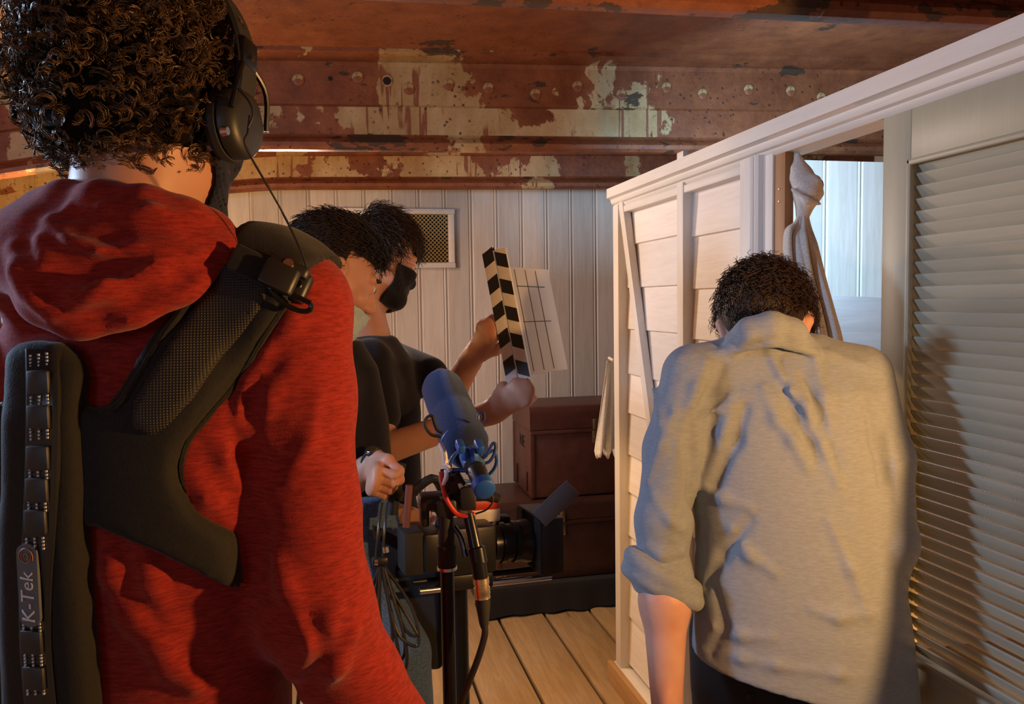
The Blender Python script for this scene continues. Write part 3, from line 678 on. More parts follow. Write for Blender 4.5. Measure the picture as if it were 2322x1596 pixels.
# side loops seen left and right of the windshield
def loop(pix, d, r, m, name, parent, n=30): return MB().tube(bez([P(x, y, d) for x, y in pix], n), r, 8).build(name, m, parent)
loop([(1000, 990), (978, 985), (964, 965), (967, 948), (980, 943), (985, 958), (992, 974), (1004, 982)], 1.0, .0021, M_rub, 'cable_guide', mic)
loop([(1084, 950), (1086, 938), (1096, 936), (1098, 950), (1090, 956)], 1.02, .0020, plain('navy_plastic', (.02, .035, .12), .4), 'cable_guide', mic)
loop([(1094, 1052), (1110, 1046), (1120, 1030), (1124, 1010), (1118, 1005), (1110, 1018), (1102, 1034), (1092, 1040)], .99, .0020, plain('navy_plastic_loop', (.02, .05, .20), .4), 'cable_guide', mic)
for px in (1044, 1086):
    c = P(px, 1012, .965); MB().box(c, (.010, .012, .020), rot=frame_rot(sd, up2), bev=.003).box(c-up2*.0+sd*(.006 if px < 1060 else -.006)-np.array((0, 0, .010)), (.009, .010, .016), rot=rotz(.5), bev=.003).build('clip', M_blue, mic)
MB().cyl(P(1022, 1066, .99), P(1076, 1066, .985), .0030).build('crossbar', M_blue, mic)
for i, (x0, y0, x1, y1) in enumerate(((998, 1005, 1010, 1050), (1004, 1052, 1022, 1068), (1034, 1082, 1052, 1130), (1012, 1066, 1004, 1100))):
    MB().tube(bez([P(x0, y0, .99), P((x0+x1)/2+4, (y0+y1)/2, .985), P(x1, y1, .985)], 10), .0030, 8).build('white_wire', M_white, mic)
MB().box(P(1016, 1090, 1.0), (.020, .02, .03), rot=frame_rot(sd, up2), bev=.004).box(P(1030, 1120, 1.0), (.016, .02, .05), rot=frame_rot(ax, sd), bev=.004).box(P(1060, 1128, .99), (.020, .016, .030), bev=.003).tube(bez([P(1062, 1120, .99), P(1045, 1095, .99), P(1030, 1072, .985)], 8), .006).build('mount_base', M_black, mic)
MB().cyl(P(1066, 1072, .97), P(1078, 1102, .965), .0022).build('mount_screw', M_chrome, mic)
MB().tube(bez([P(1000, 1070, .99), P(1004, 1100, .985), P(1014, 1135, .98), P(1036, 1165, .98), P(1062, 1170, .98), P(1075, 1165, .985)], 24), .0030, 8).build('red_cable', M_red, mic)
MB().tube(bez([P(1078, 1165, .985), P(1104, 1155, .98), P(1118, 1135, .98), P(1112, 1118, .98), P(1096, 1114, .98)], 20), .0012, 6).build('thin_wire', M_cable, mic)
# second mount arm with the cable connector
arm = MB(); arm.tube([P(1062, 1165, .985), P(1072, 1210, .98), P(1084, 1270, .975)], [.0075, .0075, .0085], 16); arm.lathe(P(1080, 1238, .978), norm(P(1088, 1300, .975)-P(1072, 1200, .98)), [(0, .008), (.002, .0105), (.020, .0108), (.022, .0085)], 16)
arm.cyl(P(1084, 1270, .975), P(1091, 1318, .975), .0095); arm.tube(bez([P(1030, 1195, .985), P(1046, 1220, .98), P(1056, 1262, .975)], 10), .0035, 8); arm.build('lower_arm', M_blackmet, mic)
xd = norm(P(1094, 1350, .975)-P(1090, 1308, .975))
MB().lathe(P(1090, 1308, .975), xd, [(0, .0085), (.001, .0098), (.008, .0100), (.0085, .0092), (.012, .0092), (.0125, .0100), (.020, .0100), (.022, .0094), (.026, .0098)], 24).build('cable_connector', M_gold, mic)
MB().lathe(P(1094, 1350, .975), norm(P(1098, 1420, .975)-P(1094, 1350, .975)), [(0, .0095), (.012, .0090), (.034, .0060), (.040, .0042)], 20).build('connector_boot', M_rub, mic)
MB().tube(bez([P(1098, 1412, .975), P(1099, 1440, .975), P(1085, 1490, .975), P(1064, 1545, .98), P(1048, 1590, .985), P(1036, 1640, .99), P(1028, 1760, .988), P(1030, 1990, .988), P(1031, 2300, .988)], 50), .0042, 10).build('hanging_cable', M_cable, mic)

# clapper slate ----------------------------------------------------------------
slate = empty('clapper_slate', P(1165, 700, 2.02)); tag(slate, 'white clapper slate with black and white striped sticks raised before the plank wall', 'clapperboard')
s0, s1 = P(1187, 872, 2.0), P(1128, 566, 2.02); su = norm(s1-s0); SL = np.linalg.norm(s1-s0)
sv = norm(RT*.52+FW*.83); sv = norm(sv-su*(sv@su)); sn = np.cross(su, sv)
if sn @ FW > 0: sn = -sn
SF = np.array([su, sv, sn]).T
so = lambda a, b, c: s0+su*a+sv*b+sn*c
tq = norm(RT*.9-FW*.35+UP*.15)
tq = norm(tq-su*(tq@su)); tn = norm(np.cross(su, tq)); tn = tn if tn@FW < 0 else -tn
M_acr = NT('frosted_white_acrylic', .25).color((.55, .55, .56)).m
MB().box(so(SL*.47, .135, 0), (.285, .225, .004), rot=SF, bev=.001).build('board', M_acr, slate)
ln = MB()
for q in (.06, .115, .17): ln.box(so(SL*.47, q, .0026), (.270, .0022, .0006), rot=SF)
for q in (.16, .255): ln.box(so(q, .13, .0026), (.0022, .150, .0006), rot=SF)
ln.build('ruled_lines', M_black, slate)
for off, nm in ((-.004, 'clap_stick'), (.030, 'clap_stick')):
    c = so(SL*.5, 0, 0)+tq*(off-.022); fr = np.array([su, tq, tn]).T
    st = MB().box(c, (SL, .031, .012), rot=fr, bev=.001).build(nm, M_white, slate)
    for i in range(5):
        a = .03+i*SL/5; o_ = so(a, 0, 0)+tq*(off-.022); sg = 1 if off < 0 else -1
        for sd_ in (1, -1):
            MB().extrude([(0, -.0152), (.036, -.0152), (.036+.014*sg, .0152), (.014*sg, .0152)], (o_+tn*sd_*.0060, su, tq, tn*sd_), 0, .0008).build('stripe', M_black, st)
MB().cyl(so(.012, 0, 0)+tq*.012-tn*.009, so(.012, 0, 0)+tq*.012+tn*.009, .004).build('hinge_screw', M_chrome, slate)

# cinema camera rig ---------------------------------------------------------------
RD = 1.78
rig = empty('camera_rig', P(1060, 1240, RD)); tag(rig, 'black cinema camera rig with matte box and lifted top flag in front of the trunks', 'camera')
rf = norm(RT*.93+FW*.36); ru = np.array([0, 0, 1.0]); rr = np.cross(rf, ru); RF = np.array([rf, rr, ru]).T
RC = P(1060, 1235, RD)
rp = lambda a, b, c: RC+rf*a+rr*b+ru*c
MB().box(rp(-.005, 0, 0), (.115, .10, .105), rot=RF, bev=.008).box(rp(-.085, 0, .0), (.05, .085, .085), rot=RF, bev=.006).build('body', M_black, rig)
MB().box(rp(-.13, 0, .0), (.045, .07, .095), rot=RF, bev=.006).build('battery', M_rub, rig)
MB().lathe(rp(.052, 0, -.002), rf, [(0, .034), (.004, .042), (.020, .042), (.022, .046), (.034, .046), (.036, .042), (.050, .042), (.052, .047), (.064, .047), (.066, .044), (.085, .050), (.095, .050)], 32).build('lens', M_blackmet, rig)
MB().lathe(rp(.146, 0, -.002), rf, [(0, .040), (.002, .020), (.0025, .002)], 24).build('lens_glass', plain('lens_glass', (.02, .025, .04), .05, 0, 0), rig)
mbx = MB()
q0, q1 = .150, .205
for s_ in (-1, 1):
    mbx.box(rp((q0+q1)/2, s_*.068, 0), (q1-q0, .006, .128), rot=RF, bev=.002); mbx.box(rp((q0+q1)/2, 0, s_*.062), (q1-q0, .136, .006), rot=RF, bev=.002)
mbx.box(rp(q0, .055, 0), (.006, .034, .12), rot=RF).box(rp(q0, -.055, 0), (.006, .034, .12), rot=RF).build('matte_box', M_black, rig)
M_flag = plain('grey_flag', (.10, .09, .095), .55)
MB().box(rp(q1+.012, -.072, -.002), (.045, .003, .13), rot=RF, bev=.001).build('side_flag', M_flag, rig)
a_, b_ = P(1222, 1178, RD-.02), P(1300, 1105, RD-.02); fu = norm(b_-a_); fv = norm(np.cross(fu, norm(FW+UP*.2)))
MB().box((a_+b_)/2, (np.linalg.norm(b_-a_), .045, .003), rot=np.array([fu, fv, np.cross(fu, fv)]).T, bev=.001).build('top_flag', M_flag, rig)
MB().cyl(rp(q1, 0, .064), a_, .004).build('flag_hinge', M_blackmet, rig)
for s_ in (-1, 1): MB().cyl(rp(-.12, s_*.03, -.083), rp(.19, s_*.03, -.083), .0075).build('rod', M_chrome if s_ > 0 else M_blackmet, rig)
MB().box(rp(-.01, 0, -.070), (.11, .09, .035), rot=RF, bev=.005).build('base_plate', M_black, rig)
MB().lathe(rp(.075, -.062, -.040), -rr, [(0, .030), (.004, .034), (.018, .034), (.020, .028), (.032, .026), (.034, .01)], 24).build('follow_focus', M_rub, rig)
MB().cyl(rp(.03, -.058, .020), rp(.03, -.068, .020), .008).build('knob', M_chrome, rig)
for a in (.06, .105): MB().box(rp(a, -.055, .035), (.03, .03, .022), rot=RF, bev=.004).build('lens_motor', M_black, rig)
for a, c in ((.135, -.02), (.10, -.10), (.12, -.118)): MB().box(rp(a, -.060, c), (.025, .006, .008), rot=RF, bev=.002).build('thumb_screw', M_chrome, rig)
hm = MB(); hm.tube(bez([rp(-.06, 0, .05), rp(-.055, 0, .095), rp(-.03, 0, .108), rp(.05, 0, .108), rp(.075, 0, .10)], 16), .011, 12); hm.build('top_handle', M_rub, rig)
MB().box(rp(.045, -.03, .083), (.075, .035, .022), rot=RF, bev=.004).build('tape_wrap', M_red, rig, auto=40)
MB().box(rp(.050, -.03, .058), (.07, .034, .030), rot=RF, bev=.004).build('white_transmitter', M_white, rig)
MB().box(rp(-.075, -.03, .085), (.012, .02, .05), rot=RF @ np.array([[.9, 0, .43], [0, 1, 0], [-.43, 0, .9]]), bev=.003).build('white_transmitter', M_white, rig)
# grip arm to the operator's fist
gA = P(888, 1098, 1.70)
MB().tube(bez([rp(-.03, -.05, .085), P(985, 1085, 1.74), P(940, 1112, 1.73), P(915, 1128, 1.73)], 14), .010, 10).build('grip_arm', M_black, rig)
MB().tube([P(908, 1050, 1.74), P(898, 1105, 1.74), P(888, 1165, 1.74)], .013, 12).tube([P(915, 1128, 1.72), P(897, 1110, 1.74)], .010, 10).build('hand_grip', M_rub, rig)
MB().tube([P(928, 1100, 1.68), P(921, 1195, 1.68)], .008, 10).build('tripod_lever', plain('brown_red_lever', (.16, .045, .03), .5), rig)
MB().cyl(rp(-.02, 0, -.085), (rp(-.02, 0, 0)[0], rp(-.02, 0, 0)[1], .0), .018).build('monopod', M_blackmet, rig)
MB().lathe((rp(-.02, 0, 0)[0], rp(-.02, 0, 0)[1], 0), (0, 0, 1), [(0, .05), (.012, .048), (.02, .02)], 20).build('monopod_foot', M_rub, rig)

# coil of cable hanging from the fist
coil = empty('cable_coil', P(868, 1290, 1.62)); tag(coil, 'bundle of looped black cable hanging below the clenched fist', 'cable')
cd_ = 1.66
MB().tube(bez([P(866, 1140, 1.70), P(858, 1200, cd_), P(852, 1270, cd_)], 12), .0030, 8).tube(bez([P(878, 1140, 1.70), P(872, 1200, cd_), P(868, 1270, cd_)], 12), .0030, 8).build('cord', M_cable, coil)
MB().box(P(862, 1272, cd_), (.034, .022, .020), bev=.006).build('clip', M_black, coil); MB().cyl(P(850, 1275, cd_-.012), P(858, 1275, cd_-.012), .006).cyl(P(874, 1240, cd_-.01), P(876, 1252, cd_-.01), .007).build('metal_stud', M_chrome, coil)
lp = [((862, 1280), (838, 1360), (842, 1460), (872, 1520), (890, 1440), (868, 1285)), ((864, 1280), (880, 1360), (905, 1440), (948, 1462), (935, 1380), (872, 1284)), ((862, 1284), (862, 1400), (884, 1500), (918, 1480), (905, 1390), (870, 1284)), ((860, 1282), (852, 1380), (868, 1490), (906, 1540), (922, 1470), (872, 1288)), ((866, 1282), (890, 1340), (925, 1400), (946, 1440), (915, 1420), (874, 1290))]
for i, q in enumerate(lp): MB().tube(bez([P(x, y, cd_+.012*math.sin(i*2+j)) for j, (x, y) in enumerate(q)], 40), .0036, 8).build('loop', M_cable, coil)
MB().tube(bez([P(866, 1284, cd_), P(884, 1380, cd_-.01), P(904, 1480, cd_-.01), P(918, 1596, cd_), P(922, 1760, cd_), P(922, 2100, cd_)], 40), .0036, 8).build('loose_end', M_cable, coil)
# shoulder bag at the operator's hip
bag = empty('shoulder_bag', P(945, 1400, 1.74)); tag(bag, 'black flat shoulder bag hanging behind the boom pole at hip height', 'bag')
M_bag = cloth('black_bag_nylon', (.022, .021, .023), weave=700, fold=12, rough=.7)
bc = P(948, 1390, 1.86)
bs = Sdf(bc-.22, bc+.22, .006)

bs.op(lambda X: (lambda q: np.sqrt((np.maximum(q, 0)**2).sum(-1))+np.minimum(q.max(-1), 0)-.018)(np.abs((X-bc.astype(np.float32)) @ np.array([RT, FW, [0, 0, 1]]).T.astype(np.float32))-np.array([.045, .018, .105], np.float32)), bc-.16, bc+.16, .01)
bs.limb([P(905, 1300, 1.825), P(995, 1300, 1.825)], .006, .012)
bs.build('bag_body', M_bag, bag)
MB().sweep([(-.015, -.002), (.015, -.002), (.015, .002), (-.015, .002)], lambda t: (bez([P(845, 1205, 1.74), P(890, 1225, 1.78), P(945, 1262, 1.82), P(990, 1310, 1.835)], 40)[int(t*39)], (0, 0, 1), FW), np.linspace(0, 1, 20)).build('strap', M_bag, bag)
# ================================================================== PEOPLE
def basis(yaw, nod=0.0, roll=0.0):
    """forward / right / up of a head or torso; yaw from +y towards +x, nod forward, roll to the right"""
    f = np.array([math.sin(yaw), math.cos(yaw), 0]); r = np.array([math.cos(yaw), -math.sin(yaw), 0]); u = np.array([0, 0, 1.0])
    f, u = f*math.cos(nod)-u*math.sin(nod), u*math.cos(nod)+f*math.sin(nod)
    r, u = r*math.cos(roll)-u*math.sin(roll), u*math.cos(roll)+r*math.sin(roll)
    return f, r, u
class Head:
    def __init__(s, c, yaw, nod=0, roll=0, sc=1.0): s.c = np.array(c); s.f, s.r, s.u = basis(yaw, nod, roll); s.k = sc; s.R = np.array([s.r, s.f, s.u]).T
    def L(s, x, y, z): return s.c+s.k*(s.r*x+s.f*y+s.u*z)
    def loc(s, p): return ((np.asarray(p)-s.c) @ s.R)/s.k
def head_sdf(hd, neck, h=.0035):
    L, k = hd.L, hd.k; pts = [hd.c-.15, hd.c+.15]+[np.array(p)-.08 for p in neck]+[np.array(p)+.08 for p in neck]
    S_ = Sdf(np.min(pts, 0), np.max(pts, 0), h)
    S_.ball(L(0, -.015, .025), np.array([.074, .094, .088])*k, .01, hd.R); S_.ball(L(0, .025, -.035), np.array([.060, .066, .075])*k, .03, hd.R)
    S_.limb([L(-.050, .015, -.065), L(-.022, .068, -.102), L(.022, .068, -.102), L(.050, .015, -.065)], .022*k, .03)
    S_.ball(L(0, .074, -.098), .020*k, .02)
    S_.limb([L(0, .086, .012), L(0, .108, -.032)], [.008*k, .014*k], .014); S_.limb([L(-.011, .096, -.036), L(.011, .096, -.036)], .009*k, .008)
    S_.limb([L(-.045, .072, .022), L(0, .088, .024), L(.045, .072, .022)], .010*k, .014)
    for q in (-1, 1):
        S_.ball(L(.031*q, .094, .004), .015*k, .012, mode='sub'); S_.ball(L(.031*q, .078, .003), .0135*k, .004)
        S_.ball(L(.048*q, .062, -.030), .020*k, .025)
        S_.limb([L(.074*q, -.008, -.040), L(.082*q, -.022, -.010), L(.083*q, -.018, .016), L(.077*q, .000, .012)], [.006*k, .008*k, .009*k, .006*k], .008)
        S_.ball(L(.076*q, -.006, -.008), np.array([.007, .015, .024])*k, .008, hd.R); S_.ball(L(.086*q, -.006, -.004), np.array([.007, .008, .013])*k, .006, hd.R, mode='sub')
    S_.limb([L(-.022, .088, -.066), L(0, .098, -.064), L(.022, .088, -.066)], .006*k, .006); S_.limb([L(-.018, .088, -.076), L(0, .096, -.077), L(.018, .088, -.076)], .0065*k, .006); S_.limb([L(-.02, .096, -.071), L(.02, .096, -.071)], .002, .003, mode='sub')
    S_.limb(neck, [.058*k, .056*k, .062*k][:len(neck)], .03); return S_
def hand_sdf(S_, w, d, a, n, bends=(70, 155, 215), sp=.0185, sc=1.0, thumb='grip', flex=(0, 0, 0, 0)):
    """w wrist, d wrist-to-knuckles, a index-to-little side, n palm side"""
    d = norm(d); a = norm(a-d*np.dot(a, d)); n0 = norm(np.cross(d, a)); n = n0 if n0@np.array(n) > 0 else -n0; w = np.array(w)
    S_.limb([w-d*.01, w+d*.045*sc, w+d*.080*sc], [.024*sc, .030*sc, .034*sc], .015, flat=(n, .46))
    S_.limb([w+d*.078*sc-a*.026*sc, w+d*.074*sc+a*.028*sc], .0125*sc, .012)
    for i, ln in enumerate((.92, 1.0, .95, .76)):
        p = w+d*(.082 - .004*abs(i-1.3))*sc+a*(i-1.5)*sp*sc; pts = [p-d*.012]; rad = [.0105*sc]
        for j, (b, l) in enumerate(zip(bends, (.044, .028, .022))):
            t = math.radians(b+flex[i]); v = d*math.cos(t)+n*math.sin(t); p = p+v*l*ln*sc; 
            if j == 0: pts.append(pts[0]+d*.012); rad.append(.0102*sc)
            pts.append(p); rad.append((.0095, .0088, .0075)[j]*sc)
        S_.limb(pts, rad, .0035, kk=.004)
    if thumb == 'grip': tp = [w+d*.015*sc-a*.024*sc, w+d*.045*sc-a*.038*sc+n*.022*sc, w+d*.068*sc-a*.030*sc+n*.045*sc, w+d*.072*sc-a*.008*sc+n*.058*sc]
    else: tp = [w+d*.015*sc-a*.024*sc, w+d*.045*sc-a*.046*sc+n*.010*sc, w+d*.075*sc-a*.052*sc+n*.018*sc, w+d*.098*sc-a*.050*sc+n*.022*sc]
    S_.limb(tp, np.array([.016, .0125, .011, .0085])*sc, .010)
def join_body(sdfs, m, parent, smooth=1, name='body'):
    V = []; F = []; n = 0
    for q in sdfs:
        me = q.mesh('tmp', smooth); v = np.empty(len(me.vertices)*3, np.float32); me.vertices.foreach_get('co', v); f = np.empty(len(me.loops), np.int32); me.loops.foreach_get('vertex_index', f)
        V.append(v.reshape(-1, 3)); F.append(f.reshape(-1, 4)+n); n += len(me.vertices); bpy.data.meshes.remove(me)
    return link(name, mesh_np(name, np.concatenate(V), np.concatenate(F)), m, parent)
def scalp(hd, N, keep, seed=1, rad=(.078, .098, .092), cen=(0, -.015, .027)):
    g = np.random.default_rng(seed); out = []
    d = g.normal(size=(N*4, 3)); d /= np.linalg.norm(d, axis=1)[:, None]; p = d*np.array(rad)+np.array(cen); m = keep(p); p = p[m][:N]; nn = d[m][:N]/np.array(rad); nn /= np.linalg.norm(nn, axis=1)[:, None]
    return p, nn, g
def flow_hair(hd, N, keep, length, comb, lift, m, parent, seed=1, r=.0008, wave=.004, k=7, rad=(.078, .098, .092)):
    p, nn, g = scalp(hd, N, keep, seed, rad); n = len(p); t = np.linspace(0, 1, k)[None, :, None]
    cv = comb(p); cv = cv-nn*(cv*nn).sum(1)[:, None]; cv /= np.linalg.norm(cv, axis=1)[:, None]+1e-6; cv = cv+g.normal(0, .2, (n, 3)); ln = length*g.uniform(.6, 1.15, (n, 1, 1))
    c = p[:, None]+ln*t*(cv[:, None]*.95)+nn[:, None]*(lift*g.uniform(.4, 1.2, (n, 1, 1))*np.sin(t*2.2))
    ph = g.uniform(0, 6.28, (n, 1, 1)); sd_ = np.cross(nn, cv)[:, None]; c = c+sd_*wave*np.sin(t*6+ph)*t
    q = ((c-np.array([0, -.015, .027]))/np.array(rad)); L_ = np.linalg.norm(q, axis=2)[..., None]; c = np.where(L_ < 1.01, np.array([0, -.015, .027])+q/L_*1.01*np.array(rad), c)
    C = hd.c+hd.k*(c @ hd.R.T); return strands('hair', C, r, r*.5, m, parent)
def shoe(p, yaw, m, parent):
    f = np.array([math.sin(yaw), math.cos(yaw), 0]); p = np.array([p[0], p[1], 0]); S_ = Sdf(p-.2, p+np.array([.2, .2, .16]), .008)
    S_.limb([p-f*.06+[0, 0, .042], p+f*.06+[0, 0, .040], p+f*.15+[0, 0, .034]], [.040, .042, .034], .02); S_.limb([p-f*.045+[0, 0, .05], p-f*.04+[0, 0, .11]], [.042, .044], .03)
    S_.op(lambda X: -X[..., 2]+.004, p-.3, p+.3, .004, 'and'); return S_.build('shoe', m, parent, 1)
M_shoe = plain('dark_shoe_leather', (.03, .024, .02), .45)
M_skin = skin_mat('skin', (.56, .30, .19)); M_skin2 = skin_mat('skin_paler', (.60, .35, .25))
def person(name_loc, label):
    o = empty('person', (name_loc[0], name_loc[1], 0)); return tag(o, label, 'person')

# ------------------------------------------------------------------ the sound recordist in the red hoodie
RD_ = .87; rf_, rrt, _ = basis(math.radians(23)); AX = P(258, 900, RD_)
def rpt(u, v, z): return np.array([AX[0], AX[1], 0])+rrt*u+rf_*v+np.array([0, 0, z])
p1 = person(AX, 'person in a red hoodie with curly hair, seen from behind, wearing headphones and harness')
M_hood = cloth('red_marl_jersey', (.34, .028, .018), (.20, .012, .009), weave=700, fold=26, horiz=True, bump=.35)
M_dark = cloth('black_trouser_cloth', (.016, .016, .018), weave=600, fold=14)
hdR = Head(P(334, 252, .84), math.radians(22), .12, 0)
neck = [P(312, 330, .81), P(305, 420, .815), P(285, 520, .84)]
legs = [[rpt(s_*.09, .0, .92), rpt(s_*.10, .02, .50), rpt(s_*.11, -.01, .09)] for s_ in (-1, 1)]
shR = P(672, 705, .85); elR = P(690, 1330, .83); wrR = P(965, 1745, .93)
b1 = Sdf([AX[0]-.4, AX[1]-.32, -.02], [AX[0]+.55, AX[1]+.5, 1.62], .009)
b1.loft([(rpt(0, 0, .84), rrt, .15, .10), (rpt(0, 0, 1.1), rrt, .145, .095), (rpt(0, 0, 1.35), rrt, .17, .105), (rpt(0, 0, 1.50), rrt, .12, .07)])
b1.limb([P(285, 500, .84), rpt(.03, .0, 1.45)], [.06, .07])
b1.limb([shR, elR, wrR], [.048, .040, .027]); shL = rpt(-.095, .05, 1.44); elL = rpt(-.120, .17, 1.20); wrL = rpt(-.05, .38, 1.12); b1.limb([shL, elL, wrL], [.048, .040, .027])
for l in legs: b1.limb(l+[l[2]+rf_*.06-[0, 0, .04]], [.085, .055, .038, .03])
hs1 = head_sdf(hdR, neck)
hand1 = Sdf(P(1000, 1800, .97)-.13, P(1000, 1800, .97)+.13, .003)
gp = np.array([pole_x, pole_y, wrR[2]-.035]); hdv = norm(gp-wrR+rf_*0); pd = norm(np.cross([0, 0, 1], hdv)); w_ = gp-norm(gp-wrR)*.075-pd*.024*-1
hand_sdf(hand1, w_, norm(gp-wrR), np.array([0, 0, -1.0]), -pd, bends=(60, 140, 215)); hand1.limb([wrR+(wrR-w_)*.2, w_], [.028, .025], .02)
hand2 = Sdf(wrL-.16, wrL+.2, .004); hand_sdf(hand2, wrL, rf_-.5*_ , rrt*.2-np.array([0, 0, 1.0]), rrt, bends=(20, 45, 70), thumb='out'); hand2.limb([wrL-(wrL-elL)*.1, wrL], [.028, .025], .02)
join_body([b1, hs1, hand1, hand2], M_skin, p1)
# hoodie
hd_ = Sdf(rpt(-.48, -.34, .78), rpt(.42, .36, 1.66), .0052)
hd_.lo = np.array([AX[0]-.36, AX[1]-.28, .76]); hi = np.array([AX[0]+.52, AX[1]+.44, 1.68]); hd_.n = np.ceil((hi-hd_.lo)/hd_.h).astype(int)+1; hd_.D = np.full(hd_.n, 1.0, np.float32)
hd_.loft([(rpt(.02, .01, .82), rrt, .165, .122), (rpt(.02, 0, 1.0), rrt, .162, .116), (rpt(.025, 0, 1.15), rrt, .162, .118), (rpt(.028, 0, 1.30), rrt, .168, .124), (rpt(.028, .0, 1.40), rrt, .168, .118), (rpt(.028, 0, 1.47), rrt, .145, .10), (rpt(.035, .01, 1.545), rrt, .085, .075)], .02, ex=2.3)
hd_.limb([rpt(.04, .01, 1.525), P(560, 655, .85), P(650, 690, .85)], [.060, .062, .062], .03); hd_.limb([rpt(-.02, .01, 1.525), rpt(-.06, .02, 1.490), shL], [.058, .056, .052], .03)
hd_.limb([P(660, 705, .85), P(672, 900, .845), P(688, 1150, .835), P(715, 1380, .825)], [.064, .060, .056, .058], .022, kk=.02)
hd_.limb([P(715, 1380, .825), P(800, 1540, .86), wrR], [.058, .050, .040], .02, kk=.02)
hd_.limb([shL, elL, wrL], [.052, .050, .040], .022)
hd_back = hd_.copy()
# hood lying on the back
dh = .725
for arc, r in (([(500, 575), (400, 640), (290, 690), (180, 715), (100, 680), (35, 600), (25, 520)], .017), ([(490, 560), (385, 612), (260, 648), (155, 650), (85, 600), (55, 510)], .018), ([(480, 540), (370, 575), (250, 600), (155, 588), (95, 530), (90, 480)], .017), ([(470, 520), (360, 535), (240, 548), (165, 530), (130, 475)], .016)):
    m_ = len(arc)
    hd_.limb([P(x, y, dh+.055*abs(2*i/(m_-1)-1)**2.0+(.012 if y < 560 else 0)) for i, (x, y) in enumerate(arc)], r, .014, kk=.03)
hd_.limb([P(478, 530, .80), P(420, 490, .765), P(330, 462, .748), P(230, 452, .750), P(150, 450, .775), P(95, 470, .82), P(110, 520, .87), P(250, 560, .90), P(400, 560, .88), P(478, 530, .80)], .015, .02, kk=.02)
hd_.limb([P(60, 560, .78), P(40, 640, .79), P(70, 720, .80)], [.03, .03, .015], .03)
def ridges(S_, lst, d0, d1, k=.009, mode='add'):
    for pix, r in lst:
        h_ = S_.hit(pix, d0, d1)
        if mode == 'sub': h_ = h_-np.array(FW)*r*.25
        S_.limb(h_, [r*(.45+.55*math.sin(math.pi*(i+.5)/len(h_))) for i in range(len(h_))], k, mode=mode, kk=.02)
fine = [([(200, 590), (300, 560), (380, 545), (470, 545)], .007), ([(130, 712), (210, 668), (330, 618), (430, 585), (490, 575)], .007), ([(90, 540), (112, 620), (126, 700)], .006), ([(180, 500), (260, 512), (350, 505), (430, 515)], .007), ([(110, 500), (160, 560), (230, 575)], .006), ([(150, 655), (240, 640), (320, 590), (420, 560)], .006), ([(160, 470), (250, 478), (340, 482), (440, 505)], .006), ([(60, 600), (70, 660), (110, 715)], .007), ([(30, 560), (45, 620), (80, 680)], .007),
        ([(555, 830), (560, 930), (572, 1020)], .008), ([(600, 790), (575, 870), (556, 960)], .008), ([(660, 830), (610, 900), (575, 1000)], .007), ([(500, 930), (530, 990), (562, 1060)], .007), ([(470, 980), (520, 1040), (560, 1110)], .006), ([(430, 1070), (470, 1130), (520, 1180)], .006),
        ([(700, 640), (660, 730), (600, 800)], .004), ([(240, 1205), (258, 1300), (300, 1400), (380, 1510), (440, 1560)], .010), ([(318, 1225), (345, 1320), (400, 1430)], .009), ([(310, 1390), (360, 1460), (440, 1550)], .008),
        ([(620, 1250), (650, 1330), (690, 1420)], .008), ([(760, 1380), (720, 1450), (660, 1530)], .010), ([(800, 1430), (760, 1510), (690, 1580)], .009), ([(600, 1000), (590, 1120), (600, 1260)], .006), ([(720, 900), (700, 1000), (660, 1080)], .004)]
ridges(hd_, fine, .55, 1.0)
ridges(hd_, [([(575, 900), (577, 1050), (585, 1200), (600, 1330)], .010), ([(520, 950), (548, 1030), (570, 1120)], .006), ([(585, 860), (560, 950)], .006), ([(700, 1400), (740, 1470), (700, 1560)], .007), ([(240, 665), (330, 632), (430, 598), (495, 580)], .006), ([(200, 610), (280, 582), (380, 558), (470, 548)], .007), ([(140, 625), (200, 625), (270, 605), (330, 580)], .006), ([(110, 545), (160, 590), (240, 600)], .006), ([(170, 520), (260, 528), (350, 520), (440, 528)], .006), ([(160, 485), (250, 494), (340, 493), (440, 512)], .006), ([(105, 600), (112, 650), (135, 700)], .005), ([(140, 745), (230, 720), (320, 680), (420, 620), (500, 590)], .007)], .55, 1.0, .008, 'sub')
hd_.build('hoodie', M_hood, p1, 2)
tr = Sdf(rpt(-.32, -.3, -.02)*[1, 1, 0]+[-.1, 0, .03], rpt(.32, .3, 1.0)+[.1, 0, 0], .01)
tr.loft([(rpt(0, .01, .80), rrt, .155, .11), (rpt(0, .01, .95), rrt, .155, .108)], .03)
for l in legs: tr.limb(l, [.10, .075, .062], .03)
tr.build('trousers', M_dark, p1)
for l in legs: shoe(l[2], math.radians(16), M_shoe, p1)
